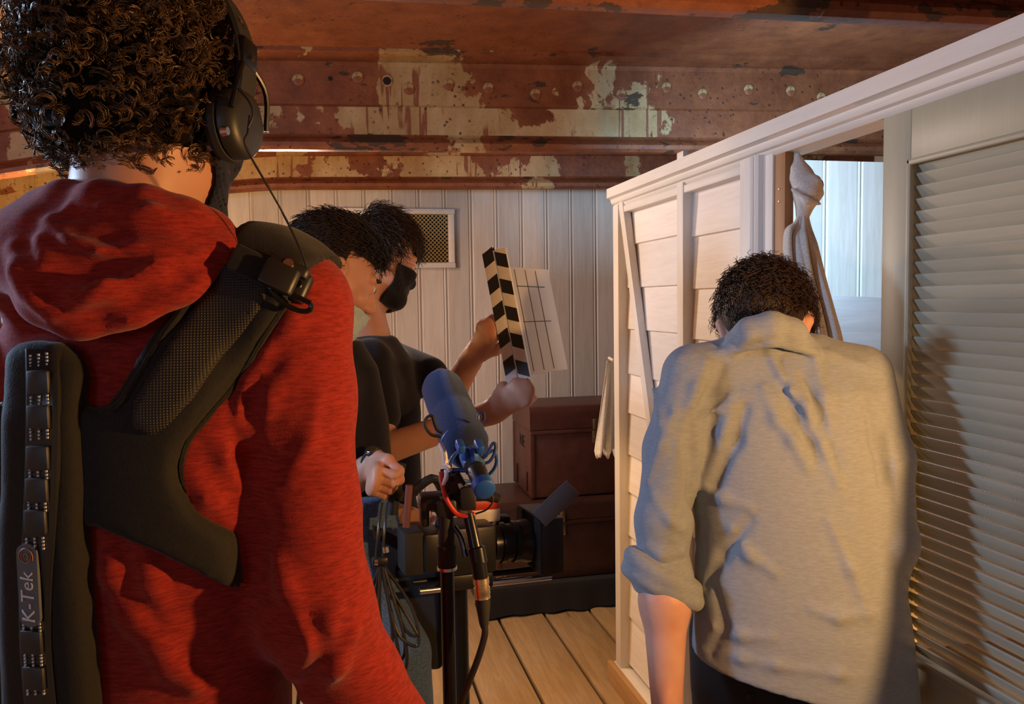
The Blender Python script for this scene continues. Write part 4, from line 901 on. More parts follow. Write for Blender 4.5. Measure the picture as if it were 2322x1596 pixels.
# curly hair
M_curl = hair_mat('dark_brown_curls', (.050, .028, .013), (.21, .115, .048), .32)
keepc = lambda p: ((p[:, 1] < .055) | (p[:, 2] > .06)) & (p[:, 2] > -.062) & ((p[:, 2] > -.02) | (np.abs(p[:, 0]) < .068) | (p[:, 1] < -.02))
cap = Sdf(hdR.c-.17, hdR.c+.17, .006); cap.ball(hdR.L(0, -.022, .034), (.092, .106, .104), .01, hdR.R); cap.ball(hdR.L(0, -.04, -.02), (.078, .078, .060), .03, hdR.R); cap.ball(hdR.L(0, .11, -.05), (.09, .075, .10), .01, hdR.R, mode='sub')
cap.op(lambda X: -(hdR.loc(X)[..., 2]+.058), hdR.c-.2, hdR.c+.2, .01, 'and')
for i in range(90):
    d = rng.normal(size=3); d /= np.linalg.norm(d); q = d*np.array([.094, .108, .104])+np.array([0, -.022, .034])
    if (q[1] < .05 or q[2] > .07) and q[2] > -.05: cap.ball(hdR.L(*q), rng.uniform(.008, .013), .012)
cap.build('hair_base', plain('dark_hair_base', (.006, .004, .003), .95, bs=200, spec=.1), p1, 1)
def curls(N, strands_n, seed):
    p, nn, g = scalp(hdR, N, keepc, seed, (.090, .104, .102), (0, -.022, .034)); n = len(p); K = 18; t = np.linspace(0, 1, K)[None, :, None]
    dn = np.array([0, -.15, -1.0])*g.uniform(.2, 1.0, (n, 1))+nn*g.uniform(.3, 1.0, (n, 1))+g.normal(0, .45, (n, 3)); dn /= np.linalg.norm(dn, axis=1)[:, None]
    a = np.cross(dn, g.normal(size=(n, 3))); a /= np.linalg.norm(a, axis=1)[:, None]; b = np.cross(dn, a)
    Ln = g.uniform(.018, .042, (n, 1, 1)); Rh = g.uniform(.0045, .0095, (n, 1, 1)); tn_ = g.uniform(1.2, 3.0, (n, 1, 1))*g.choice([-1, 1], (n, 1, 1)); ph = g.uniform(0, 6.28, (n, 1, 1)); out = []
    for s_ in range(strands_n):
        dp = g.normal(0, .22, (n, 1, 1)); of = g.normal(0, .0011, (n, 1, 3)); an = ph+dp+tn_*6.283*t; rg = Rh*(.55+.6*t-.35*t*t)*g.uniform(.85, 1.15, (n, 1, 1))
        out.append(p[:, None]-nn[:, None]*.004+of+dn[:, None]*Ln*t+rg*(np.cos(an)*a[:, None]+np.sin(an)*b[:, None])-Rh*.6*(np.cos(ph)*a[:, None]+np.sin(ph)*b[:, None]))
    c = np.concatenate(out); return hdR.c+c @ hdR.R.T
strands('hair', curls(2500, 5, 3), .00062, .00036, M_curl, p1)
# navy face mask round the jaw
M_navy = cloth('navy_mask_cotton', (.012, .016, .035), weave=700, fold=30)
def shell(hs, reg, off, th, h=None):
    q = hs.copy(); d = hs.D-off; q.D = np.maximum(d, -(hs.D-off+th)).astype(np.float32); lo = q.lo; hi = q.lo+q.h*(q.n-1); q.op(reg, lo+.02, hi-.02, .003, 'and'); return q
mk = shell(hs1, lambda X: (lambda l: np.maximum(np.maximum(-.005-l[..., 1]-.35*(l[..., 2]+.05), l[..., 2]+.022-.25*l[..., 1]), -l[..., 2]-.135))(hdR.loc(X)), .006, .004); mk.build('face_mask', M_navy, p1, 2)
es = MB(); es.lathe(hdR.L(.080, -.016, -.046), hdR.r, [(0, .004), (.003, .0055), (.006, .003), (.007, .0008)], 12); es.build('ear_stud', plain('clear_crystal_stud', (.8, .78, .72), .08, .3, 0), p1)
MB().tube([hdR.L(.076, -.004, -.03), hdR.L(.074, .03, -.035)], .002, 6).build('mask_loop', M_navy, p1)

# headphones ------------------------------------------------------------------------
hp = empty('headphones', hdR.L(0, 0, .1)); tag(hp, 'black closed headphones worn over the curly hair', 'headphones')
arc = [hdR.L(.118*math.sin(a), -.012, .030+.125*math.cos(a)) for a in np.linspace(-1.75, 1.75, 40)]
MB().sweep([(-.014, -.004), (.014, -.004), (.016, 0), (.014, .004), (-.014, .004), (-.016, 0)], lambda t: (arc[int(round(t*39))], hdR.f, norm(arc[int(round(t*39))]-hdR.L(0, -.012, .03))), np.linspace(0, 1, 40)).build('headband', M_rub, hp)
for s_ in (-1, 1):
    c0 = hdR.L(.088 if s_ > 0 else -.070, -.008, -.022); out = hdR.r*s_
    MB().lathe(c0, out, [(0, .026), (.002, .036), (.008, .039), (.014, .038), (.016, .033)], 28).build('ear_cushion', M_rub, hp)
    cup = MB().lathe(c0+out*.014, out, [(0, .033), (.003, .037), (.012, .036), (.018, .031), (.020, .024), (.0205, .004)], 28).build('ear_cup', plain('satin_black_shell', (.022, .022, .02), .45), hp)
    yk = [hdR.L(.116*s_, -.012, .045), hdR.L(.124*s_, -.036, .020), hdR.L(.120*s_, -.044, -.018)]; yk2 = [hdR.L(.116*s_, -.012, .045), hdR.L(.124*s_, .018, .020), hdR.L(.120*s_, .030, -.018)]
    MB().tube(bez(yk, 10), .0028, 8).tube(bez(yk2, 10), .0028, 8).box(hdR.L(.117*s_, -.012, .048), (.012, .03, .03), rot=hdR.R, bev=.003).build('yoke', M_blackmet, hp)
MB().lathe(hdR.L(.116, -.052, -.045), hdR.r, [(0, .005), (.006, .004)], 10).build('cable_socket', M_chrome, hp)
MB().tube(bez([P(566, 262, .74), P(562, 300, .735), P(556, 330, .735), P(600, 410, .75), P(650, 500, .77), P(685, 575, .775), P(697, 612, .78), P(703, 628, .785)], 40), .0011, 8).tube(bez([P(540, 200, .74), P(566, 232, .735), P(573, 262, .735), P(562, 290, .735)], 20), .0010, 6).build('headphone_cable', M_cable, hp)

# sound harness ---------------------------------------------------------------------
hn = empty('harness', rpt(0, -.12, 1.3)); tag(hn, 'black padded sound-bag harness strapped over the red hoodie', 'harness')
def web_mat(name, c):
    t = NT(name, .55, 0, .45); co = t.coord((1, 1, 1), False); wv = t.n('ShaderNodeTexWave', wave_type='BANDS', bands_direction='Z'); wv.inputs['Scale'].default_value = 120; wv.inputs['Distortion'].default_value = .3
    w2 = t.n('ShaderNodeTexWave', wave_type='BANDS', bands_direction='X'); w2.inputs['Scale'].default_value = 110; t.l(co, wv.inputs['Vector']); t.l(co, w2.inputs['Vector']); hgt = t.math('MULTIPLY', wv.outputs['Fac'], w2.outputs['Fac'])
    t.color(t.mix(hgt, tuple(x*.5 for x in c), tuple(x*1.7 for x in c))); t.bump(hgt, .6, .002); return t.m
M_pad = cloth('black_padded_nylon', (.020, .018, .015), weave=650, fold=18, rough=.75, bump=.4); M_web = web_mat('black_ribbed_webbing', (.030, .027, .020)); M_rim = cloth('black_fleece_binding', (.022, .020, .016), weave=420, fold=90, bump=.7)
back_hits = lambda pix, S_=hd_back: [np.array([(q-rpt(0, 0, 0))@rrt, q[2]]) for q in S_.hit(pix, .5, 1.05)]
def poly_sd(U, Vv, poly):
    d = np.full(U.shape, 1e9, np.float32); ins = np.zeros(U.shape, bool); n = len(poly)
    for i in range(n):
        a, b = poly[i], poly[(i+1) % n]; e = b-a; wx, wy = U-a[0], Vv-a[1]; t = np.clip((wx*e[0]+wy*e[1])/(e@e+1e-12), 0, 1); d = np.minimum(d, (wx-e[0]*t)**2+(wy-e[1]*t)**2)
        c = ((a[1] <= Vv) != (b[1] <= Vv)) & (U < (b[0]-a[0])*(Vv-a[1])/((b[1]-a[1]) if abs(b[1]-a[1]) > 1e-9 else 1e-9)+a[0]); ins ^= c
    return np.where(ins, -np.sqrt(d), np.sqrt(d))
def patch(polys, t0, t1, vmax, base=hd_back, rnd=.008):
    q = base.copy(); lo, hi = q.lo, q.lo+q.h*(q.n-1); sl, X = q.win(lo, hi); u = (X-rpt(0, 0, 0).astype(np.float32)) @ rrt.astype(np.float32); v = (X-rpt(0, 0, 0).astype(np.float32)) @ rf_.astype(np.float32); z = X[..., 2]
    reg = None
    for pl in polys:
        s_ = poly_sd(u, z, pl); reg = s_ if reg is None else np.minimum(reg, s_)
    reg = np.maximum(reg, v-vmax); sh = np.maximum(base.D-t1, t0-base.D); hh = np.clip(.5+.5*(sh-reg)/rnd, 0, 1); q.D = (sh*hh+reg*(1-hh)+rnd*hh*(1-hh)).astype(np.float32); return q
strap_px = [(505, 585), (535, 560), (640, 566), (708, 628), (655, 690), (600, 770), (540, 870), (470, 950), (428, 1000), (410, 1050), (417, 1095), (455, 1155), (545, 1205), (562, 1330), (480, 1290), (380, 1245), (240, 1190), (140, 1175), (140, 900), (215, 915), (250, 925), (300, 860), (370, 745), (450, 640)]
SP = np.array(back_hits(strap_px)); u0 = np.array(back_hits([(135, 1100)]))[0][0]
SP[1] += (.0, .03); SP[2] += (0, .03); SP[3] += (.005, .02)
mir = SP*[-1, 1]+[2*u0-.03, 0]
pad = patch([SP, mir], -.004, .0145, .06); pad.build('shoulder_pad', M_pad, hn, 2)
wp = [(520, 600), (560, 590), (640, 640), (610, 700), (540, 800), (470, 900), (410, 960), (370, 985), (320, 960), (330, 900), (400, 790), (470, 680)]
WP = np.array(back_hits(wp))
for w_p in (WP, WP*[-1, 1]+[2*u0-.03, 0]): patch([w_p], .002, .0195, .03, rnd=.006).build('webbing', M_web, hn, 1)
# fleece piping along the pad's edges
def edge_tube(pix, r, name, m, base=pad, off=0.0, n=60):
    h_ = base.hit(pix, .5, 1.05); return MB().tube(bez(h_, n), r, 8).build(name, m, hn)
edge_tube([(508, 590), (455, 650), (375, 755), (305, 870), (262, 925), (228, 930)], .0042, 'piping', M_rim)
edge_tube([(652, 680), (596, 765), (535, 865), (468, 945), (427, 995), (410, 1048), (416, 1095), (455, 1150), (540, 1198)], .0042, 'piping', M_rim)
# spine pad and rubber strip
spx = np.array(back_hits([(55, 800), (75, 775), (110, 768), (170, 775), (205, 810), (216, 850), (218, 1100), (222, 1300), (235, 1470), (250, 1640), (30, 1640), (40, 1400), (45, 1100), (50, 900)])); spx[-5:-3, 1] = .86
sp_ = patch([spx], -.004, .030, .0, rnd=.016); sp_.build('spine_pad', M_pad, hn, 2)
def strip_pts(x, ys): return sp_.hit([(x, y) for y in ys], .5, 1.05)
stp = bez(sp_.hit([(98, 790), (100, 900), (98, 1050), (92, 1200), (84, 1330), (84, 1450), (92, 1560), (100, 1640)], .5, 1.05), 60)
stp_n = -FW
MB().sweep([(-.0165, -.004), (.0165, -.004), (.0165, .003), (.013, .0055), (-.013, .0055), (-.0165, .003)], lambda t: (stp[int(round(t*59))], rrt, -rf_), np.linspace(0, 1, 60)).build('rubber_strip', plain('glossy_black_rubber', (.022, .024, .026), .25), hn)
def on_strip(z): i = int(np.argmin(np.abs(stp[:, 2]-z))); return stp[i]
zs = [P(98, y, .70)[2] for y in (870, 955, 1035, 1120, 1200, 1488, 1565)]
M_blk = plain('matt_black_panel', (.03, .031, .033), .5); M_stitch = plain('pale_stitching', (.62, .68, .74), .5)
for z in zs: c = on_strip(z); MB().box(c-rf_*.0075+rrt*.001, (.022, .005, .022), rot=np.array([rrt, rf_, [0, 0, 1]]).T, bev=.002).build('strip_block', M_blk, hn)
st = MB()
for y in (815, 915, 995, 1078, 1162, 1238, 1448, 1528, 1596):
    z = P(98, y, .70)[2]; c = on_strip(z)
    for i in (-1, 0, 1):
        for j in range(4): st.box(c-rf_*.0068+rrt*(.001+i*.0085)+np.array([0, 0, (j-1.5)*.0032+(.001*i)]), (.0017, .0016, .0019), rot=np.array([rrt, rf_, [0, 0, 1]]).T)
tag(st.build('stitching', M_stitch, hn), kind='stuff')
# name plate with its lettering
zc = P(80, 1345, .70)[2]; c = on_strip(zc); pl = []
for a in np.linspace(0, math.pi, 9): pl.append((.0105*math.cos(a), .030+.0085*math.sin(a)))
for a in np.linspace(math.pi, 2*math.pi, 9): pl.append((.0105*math.cos(a), -.030+.0085*math.sin(a)))
pf = c-rf_*.0068-rrt*.001
plate = MB().extrude(pl, (pf, rrt, np.array([0, 0, 1.0]), -rf_), 0, .003).build('name_plate', plain('grey_blue_rubber_plate', (.12, .14, .17), .5), hn)
M_let = plain('white_raised_lettering', (.80, .82, .84), .45)
text_obj('K-Tek', .0185, pf-rf_*.0034-np.array([0, 0, .011])+rrt*.0002, (0, 0, 1), -rrt, M_let, plate, 'lettering', .12, .0007)
em = MB()
for r0, a0, a1 in ((.0078, -.4, 3.6), (.0055, 2.4, 6.6), (.0030, -1, 3.4)):
    em.tube([pf-rf_*.0036+np.array([0, 0, .0265])+rrt*r0*math.cos(a)*.9+np.array([0, 0, 1])*r0*math.sin(a) for a in np.linspace(a0, a1, 16)], .0006, 6)
em.build('emblem', plain('orange_emblem_line', (.45, .22, .12), .5), plate)
# mesh wing on the left and buckle on the shoulder
wg = np.array(back_hits([(48, 900), (20, 905), (-60, 960), (-200, 1000), (-200, 1640), (40, 1640), (36, 1400), (42, 1100)])); wg[4:6, 1] = .86
patch([wg], -.004, .016, .0, rnd=.008).build('mesh_wing', M_web, hn, 2)
bh = pad.hit([(560, 600), (600, 620), (640, 640), (680, 655), (625, 655), (660, 610)], .5, 1.05)
ba = norm(bh[3]-bh[0]); bn = -norm(pad.grad(bh[1:2])[0])*-1; bv = np.cross(bn, ba)
RB = np.array([ba, bv, bn]).T
MB().box(bh[1]+bn*.008, (.062, .030, .007), rot=RB, bev=.003).build('cross_webbing', M_pad, hn)
MB().box(bh[2]+bn*.013, (.034, .030, .010), rot=RB, bev=.004).box(bh[5]+bn*.006, (.040, .014, .010), rot=RB, bev=.004).box(bh[3]+bn*.004, (.020, .034, .012), rot=RB, bev=.004).build('buckle', M_black, hn)
dc = bh[4]+ba*.018-np.array([0, 0, .004])+bn*.012; dr = [dc+ba*.021*math.cos(a)+norm(np.array([0, 0, -1])+ba*.1)*.0115*math.sin(a) for a in np.linspace(-.2, math.pi+.2, 20)]
MB().tube(dr+[dr[0]], .0026, 8).build('d_ring', M_blackmet, hn)
MB().cyl(bh[5]+bn*.011, bh[5]+bn*.014, .005).cyl(bh[3]+bn*.010, bh[3]+bn*.013, .004).build('metal_stud', M_chrome, hn)
# ------------------------------------------------------------------ the person in the blue-grey shirt at the cabin doorway
DD = 1.45; yD = math.radians(27); fD, rD, _ = basis(yD); Dx = P(1795, 1000, DD+.05)
p2 = person(Dx, 'person in a rumpled grey-blue shirt with rolled sleeves, head bowed, beside the louvred door')
M_shirt = cloth('blue_grey_chambray', (.255, .290, .335), (.21, .24, .28), weave=800, fold=16, horiz=True, bump=.45)
M_skin3 = skin_mat('skin_ruddy', (.56, .33, .25), (.50, .16, .11))
def ring(px, y, d, hw, hd2): c = P(px, y, d); return (c, rD, hw, hd2)
HD = Head(P(1734, 745, 1.575), math.radians(38), .95, -.05)
nk = [P(1738, 745, 1.545), P(1746, 785, 1.515), P(1755, 850, 1.535)]
shDl, elDl, wrDl = P(1548, 862, 1.47), P(1505, 1230, 1.46), P(1512, 1575, 1.39)
shDr, elDr, wrDr = P(1960, 870, 1.45), P(2012, 1230, 1.41), P(1960, 1500, 1.56)
legD = [[np.array([Dx[0], Dx[1], .84])+rD*.09*s_, np.array([Dx[0], Dx[1], .48])+rD*.10*s_, np.array([Dx[0], Dx[1], .09])+rD*.11*s_-fD*.02] for s_ in (-1, 1)]
b2 = Sdf(np.array([Dx[0]-.42, Dx[1]-.4, -.02]), np.array([Dx[0]+.42, Dx[1]+.4, 1.56]), .009)
b2.loft([(P(1800, 1580, DD+.06), rD, .13, .08), ring(1795, 1300, DD+.05, .14, .09), ring(1775, 1000, DD+.05, .15, .09), ring(1760, 840, DD+.07, .11, .06)])
b2.limb([shDl, elDl], [.036, .034]); b2.limb([shDr, elDr, wrDr], [.036, .034, .027])
for l in legD: b2.limb(l+[l[2]+fD*.06-[0, 0, .04]], [.085, .055, .038, .03])
h2 = head_sdf(HD, nk)
ha = Sdf(wrDl-[.12, .12, .24], wrDl+[.12, .18, .34], .0032)
hand_sdf(ha, wrDl-[0, 0, .02], [.02, .05, -1], fD, rD, bends=(15, 40, 65), thumb='out'); ha.limb([elDl, elDl*.6+wrDl*.4, wrDl-[0, 0, .02]], [.038, .041, .027], .02, kk=.03)
hb = Sdf(wrDr-[.16, .16, .22], wrDr+[.16, .2, .12], .003); hand_sdf(hb, wrDr, norm(wrDr-elDr), fD, -rD, bends=(25, 50, 70), thumb='out'); hb.limb([wrDr+(elDr-wrDr)*.3, wrDr], [.034, .027], .02)
join_body([b2, h2, ha, hb], M_skin3, p2)
s2 = Sdf(P(1740, 1200, DD+.03)-np.array([.45, .36, .42]), P(1740, 1200, DD+.03)+np.array([.42, .36, .44]), .005)
s2.loft([(P(1815, 1552, DD+.02), rD, .200, .125), (P(1812, 1400, DD+.02), rD, .190, .122), (P(1798, 1200, DD+.03), rD, .178, .118), (P(1780, 1000, DD+.04), rD, .182, .118), (P(1768, 880, DD+.05), rD, .185, .110), (P(1758, 810, DD+.06), rD, .14, .085), (P(1750, 768, DD+.06), rD, .085, .065)], .015, ex=2.5)
s2.limb([P(1690, 828, 1.49), P(1574, 848, 1.485)], [.056, .056], .03); s2.limb([P(1820, 826, 1.49), P(1950, 848, 1.47)], [.056, .054], .03)
s2.limb([P(1568, 852, 1.48), P(1526, 1020, 1.465), P(1505, 1180, 1.46), P(1502, 1290, 1.455)], [.054, .052, .050, .046], .012, kk=.02)
s2.limb([P(1956, 856, 1.465), P(2000, 1040, 1.43), P(2014, 1230, 1.41), P(1985, 1370, 1.48)], [.052, .052, .048, .042], .012, kk=.02)
s2.op(lambda X: (lambda a, b: np.maximum(np.abs((X-a)@b.astype(np.float32))*0-1e3, -((X-a)@b.astype(np.float32))))(P(1815, 1522, DD+.02).astype(np.float32), norm(np.array([0, 0, 1.0])+rD*.17)), P(1815, 1600, DD)-.3, P(1815, 1560, DD)+[.3, .3, .05], .004, 'and')
# collar and yoke
s2.limb([P(1665, 770, 1.44), P(1700, 750, 1.41), P(1750, 738, 1.395), P(1795, 752, 1.40), P(1830, 782, 1.43)], [.018, .021, .022, .021, .017], .014, kk=.02)
s2.limb([P(1660, 795, 1.43), P(1750, 775, 1.39), P(1850, 800, 1.41)], [.008, .008, .008], .012)
ridges(s2, [([(1535, 815), (1640, 800), (1750, 796), (1880, 802), (1960, 830)], .0035), ([(1600, 820), (1580, 880), (1560, 940)], .008), ([(1745, 800), (1790, 890), (1850, 960)], .006), ([(1680, 780), (1700, 760), (1760, 752)], .004),
            ([(1730, 880), (1760, 950), (1800, 1000), (1830, 1060)], .007), ([(1850, 820), (1870, 900), (1880, 960)], .005), ([(1780, 820), (1830, 920), (1870, 1000), (1900, 1100)], .006), ([(1660, 900), (1645, 980), (1600, 1090)], .008), ([(1590, 1100), (1640, 1130), (1700, 1150)], .006),
            ([(1660, 1200), (1700, 1260), (1760, 1300)], .006), ([(1880, 1180), (1930, 1290), (1970, 1400)], .005), ([(1620, 1420), (1680, 1440), (1750, 1445)], .005), ([(1480, 1120), (1520, 1180), (1550, 1200)], .005), ([(1470, 1240), (1500, 1260), (1545, 1250)], .007), ([(1530, 930), (1500, 1010), (1470, 1090)], .006),
            ([(1590, 1470), (1680, 1492), (1760, 1508), (1900, 1528), (2040, 1540)], .003), ([(1590, 940), (1640, 925), (1690, 905)], .003), ([(2010, 980), (2030, 1060), (2035, 1140)], .006), ([(1480, 880), (1500, 960), (1540, 1010)], .005), ([(1840, 1380), (1900, 1400), (1980, 1390)], .005)], 1.1, 1.7, .012)
ridges(s2, [([(1566, 940), (1568, 1020), (1570, 1120), (1574, 1240)], .009), ([(1640, 830), (1610, 890), (1580, 940)], .006), ([(1690, 920), (1665, 1000), (1620, 1100)], .009), ([(1770, 870), (1800, 940), (1850, 1040)], .007), ([(1820, 850), (1860, 960), (1900, 1060)], .005), ([(1700, 1180), (1640, 1260), (1600, 1330)], .007), ([(1960, 900), (1985, 1000), (2000, 1100)], .007), ([(1620, 1330), (1640, 1420), (1610, 1480)], .006)], 1.1, 1.7, .012, 'sub')
s2.build('shirt', M_shirt, p2, 2)
# rolled cuff hanging open
cf = Sdf(P(1500, 1330, 1.45)-.13, P(1500, 1330, 1.45)+.13, .004)
cf.limb([P(1502, 1265, 1.455), P(1500, 1300, 1.45), P(1512, 1345, 1.44)], [.048, .055, .050], .01, flat=(FW, .9)); cf.limb([P(1438, 1292, 1.44), P(1480, 1298, 1.41), P(1530, 1330, 1.41), P(1560, 1350, 1.43)], .010, .012, kk=.02)
cf.limb([P(1478, 1330, 1.42), P(1515, 1385, 1.43), P(1550, 1390, 1.44), P(1582, 1350, 1.46)], .009, .012, kk=.02); cf.limb([P(1425, 1290, 1.46), P(1450, 1300, 1.44)], .013, .012)
cc = P(1503, 1292, 1.452); ringp = [cc+RT*.055*math.cos(a)+FW*.050*math.sin(a)-UP*(.030*math.cos(a)+.004) for a in np.linspace(0, 2*math.pi, 25)]
cf.limb(ringp, .0095, .006, kk=.02); cf.limb([q-UP*.022+RT*.004*math.copysign(1, (q-cc)@RT) for q in ringp], .0085, .008, kk=.02)
cf.limb([P(1500, 1318, 1.452), P(1512, 1480, 1.43)], [.044, .060], .006, mode='sub')
cf.build('rolled_cuff', M_shirt, p2, 2)
t2 = Sdf(np.array([Dx[0]-.3, Dx[1]-.3, .03]), np.array([Dx[0]+.3, Dx[1]+.3, .95]), .008)
t2.loft([(np.array([Dx[0], Dx[1], .74])+rD*.01, rD, .170, .120), (np.array([Dx[0], Dx[1], .92])+rD*.01, rD, .160, .105)], .03)
for l in legD: t2.limb(l, [.10, .075, .062], .03)
t2.build('trousers', M_dark, p2)
for x in (-.10, .03, .11):
    bl_ = t2.hit([(1790+x*900, 1570), (1790+x*900, 1640)], 1.1, 1.6); MB().tube(bl_, .006, 8).build('belt_loop', M_dark, p2)
for l in legD: shoe(l[2], yD, M_shoe, p2)
M_brown = hair_mat('short_brown_hair', (.022, .012, .008), (.070, .038, .022), .42)
keepD = lambda p: ~((np.abs(p[:, 0]) > .052) & (p[:, 2] < .018) & (p[:, 1] > -.055)) & ((p[:, 1] < .045) | (p[:, 2] > .06)) & (p[:, 2] > -.055) & ((np.abs(p[:, 0]) < .066) | (p[:, 2] > .005) | (p[:, 1] < -.045))
M_hbase = plain('brown_hair_base', (.018, .010, .007), .7, bs=200)
def cap_of(hd, m, parent, grow=.006, low=-.055, temple=False):
    c = Sdf(hd.c-.15, hd.c+.15, .005); c.ball(hd.L(0, -.015, .027), np.array([.078, .098, .092])+grow, .01, hd.R); c.ball(hd.L(0, -.05, -.02), np.array([.062, .058, .055])+grow*.5, .02, hd.R); c.ball(hd.L(0, .105, -.045), (.085, .072, .098), .012, hd.R, mode='sub')
    for q in (-1, 1): c.ball(hd.L(.085*q, .008, -.035), (.03, .032, .042), .01, hd.R, mode='sub')
    if temple: c.op(lambda X: (lambda l: np.minimum(l[..., 1]+.005, .052-l[..., 2]))(hd.loc(X)), hd.c-.2, hd.c+.2, .01, 'and')
    c.op(lambda X: -(hd.loc(X)[..., 2]-low), hd.c-.2, hd.c+.2, .01, 'and'); return c.build('hair_base', m, parent, 1)
cap_of(HD, M_hbase, p2)
flow_hair(HD, 8000, keepD, .034, lambda p: np.stack([p[:, 0]*2, -.4-p[:, 1]*2, -.6-0*p[:, 2]], -1), .012, M_brown, p2, 5, .0009, .008, 7, (.084, .104, .098))

# ------------------------------------------------------------------ camera operator in the middle, and the person with the slate behind
p3 = person(P(770, 1000, 1.92), 'person with dark hair bowed over the camera grip, pale surgical mask under the chin')
M_skin4 = skin_mat('skin_warm', (.58, .32, .22)); M_tee = cloth('black_cotton_jersey', (.012, .011, .014), weave=700, fold=18, bump=.3); M_jean = cloth('blue_denim', (.10, .17, .30), (.05, .09, .17), weave=600, fold=20); M_teal = cloth('pale_teal_surgical_mask', (.50, .66, .66), weave=600, fold=40, bump=.2)
yA = math.radians(62); fA, rA, _ = basis(yA); Ax = P(745, 1000, 1.95)
HA = Head(P(758, 620, 1.80), math.radians(76), .50, 0, 1.02)
nA = [HA.L(0, -.015, -.045), HA.L(0, -.035, -.075)*.5+P(716, 800, 1.885)*.5, P(716, 800, 1.885)]
shAr, elAr, wrAr = P(745, 880, 1.80), P(760, 1120, 1.85), P(850, 1048, 1.785)
shAl, elAl, wrAl = P(720, 850, 2.07), P(800, 1140, 2.0), P(985, 1195, 1.90)
b3 = Sdf(np.array([Ax[0]-.32, Ax[1]-.36, -.02]), np.array([Ax[0]+.34, Ax[1]+.3, 1.56]), .009)
def aring(px, y, d, hw, hd2): return (P(px, y, d), rA, hw, hd2)
b3.loft([aring(775, 1290, 1.95, .15, .10), aring(765, 1150, 1.95, .145, .10), aring(750, 950, 1.95, .16, .10), aring(742, 830, 1.94, .13, .08)])
b3.limb([shAr, elAr, wrAr], [.045, .040, .028]); b3.limb([shAl, elAl, wrAl], [.045, .038, .027])
hipA = P(780, 1290, 1.93); legA = [[hipA+rA*.09*s_+np.array([0, 0, -.02]), np.array([hipA[0], hipA[1], .5])+rA*(.12*s_)+fA*.05, np.array([hipA[0], hipA[1], .09])+rA*(.13*s_)+fA*.02] for s_ in (-1, 1)]
legA[1] = [legA[1][0], P(905, 1480, 1.82), np.array([*P(940, 1600, 1.80)[:2], .09])]
for l in legA: b3.limb(l+[l[2]+fA*.06-[0, 0, .04]], [.085, .055, .038, .03])
h3 = head_sdf(HA, nA)
fist = Sdf(P(880, 1090, 1.73)-.13, P(880, 1090, 1.73)+.13, .0028); gdir = norm(P(872, 1150, 1.70)-P(892, 1060, 1.70))
fd = norm(RT*.12-FW*.8-UP*.35); hand_sdf(fist, wrAr, fd, gdir, norm(RT*.9+FW*.3), bends=(72, 150, 215), sp=.0195, sc=.96); fist.limb([wrAr+(elAr-wrAr)*.45, wrAr], [.034, .026], .02)
hl = Sdf(wrAl-.14, wrAl+.14, .0035); hand_sdf(hl, wrAl, norm(wrAl-elAl), rA*-1, [0, 0, 1], bends=(40, 80, 110)); hl.limb([wrAl+(elAl-wrAl)*.3, wrAl], [.032, .026], .02)
join_body([b3, h3, fist, hl], M_skin4, p3)
s3 = Sdf(np.array([Ax[0]-.33, Ax[1]-.36, .90]), np.array([Ax[0]+.36, Ax[1]+.34, 1.56]), .007)
s3.loft([aring(772, 1180, 1.95, .165, .115), aring(765, 1100, 1.95, .160, .115), aring(750, 950, 1.95, .172, .115), aring(740, 830, 1.93, .155, .10), aring(730, 770, 1.91, .095, .085)], .02)
s3.limb([P(742, 830, 1.92), shAr, shAr+(elAr-shAr)*.62], [.06, .062, .056], .03); s3.limb([P(742, 830, 1.94), shAl, shAl+(elAl-shAl)*.55], [.06, .06, .055], .03)
s3.build('tee_shirt', M_tee, p3)
t3 = Sdf(np.array([hipA[0]-.4, hipA[1]-.4, .03]), np.array([hipA[0]+.4, hipA[1]+.4, 1.16]), .008)
t3.loft([(hipA-[0, 0, .03], rA, .165, .115), (hipA+[0, 0, .20], rA, .160, .110)], .03)
for l in legA: t3.limb(l, [.095, .072, .062], .03)
t3.build('jeans', M_jean, p3)
for l in legA: shoe(l[2], yA, M_shoe, p3)
mA = shell(h3, lambda X: (lambda l: np.maximum(np.maximum(-l[..., 1]-.002, l[..., 2]+.050), -l[..., 2]-.135))(HA.loc(X)), .010, .005); mA.build('face_mask', M_teal, p3, 2)
M_blackhair = hair_mat('near_black_hair', (.010, .007, .006), (.040, .024, .016), .45)
cap_of(HA, M_hbase, p3, .010, temple=True); keepA = lambda p: ~((p[:, 1] > -.005) & (p[:, 2] < .052)) & ((p[:, 1] < .05) | (p[:, 2] > .055)) & (p[:, 2] > -.05) & ((np.abs(p[:, 0]) < .066) | (p[:, 2] > .005) | (p[:, 1] < -.03))
flow_hair(HA, 4500, keepA, .030, lambda p: np.stack([p[:, 0]*.5, -.4-0*p[:, 1], -p[:, 2]*2-.1], -1), .007, M_blackhair, p3, 8, .0010, .004, 6, (.088, .108, .102))
wt = MB(); wt.tube([P(862, 1046, 1.70)+.019*1.5*(norm(gdir)*math.cos(a)+norm(np.cross(fd, gdir))*math.sin(a)) for a in np.linspace(0, 2*math.pi, 20, endpoint=False)], .004, 8, closed=True)
watch = empty('wrist_watch', wrAr); tag(watch, 'black wrist watch with a pale gold face above the fist', 'watch')
wc = wrAr+fd*.004; wcax = fd
q = [wc+.031*(gdir*math.cos(a)+norm(np.cross(fd, gdir))*math.sin(a)*.86) for a in np.linspace(0, 2*math.pi, 26, endpoint=False)]
MB().tube(q, .0055, 8, closed=True).build('strap', M_rub, watch)
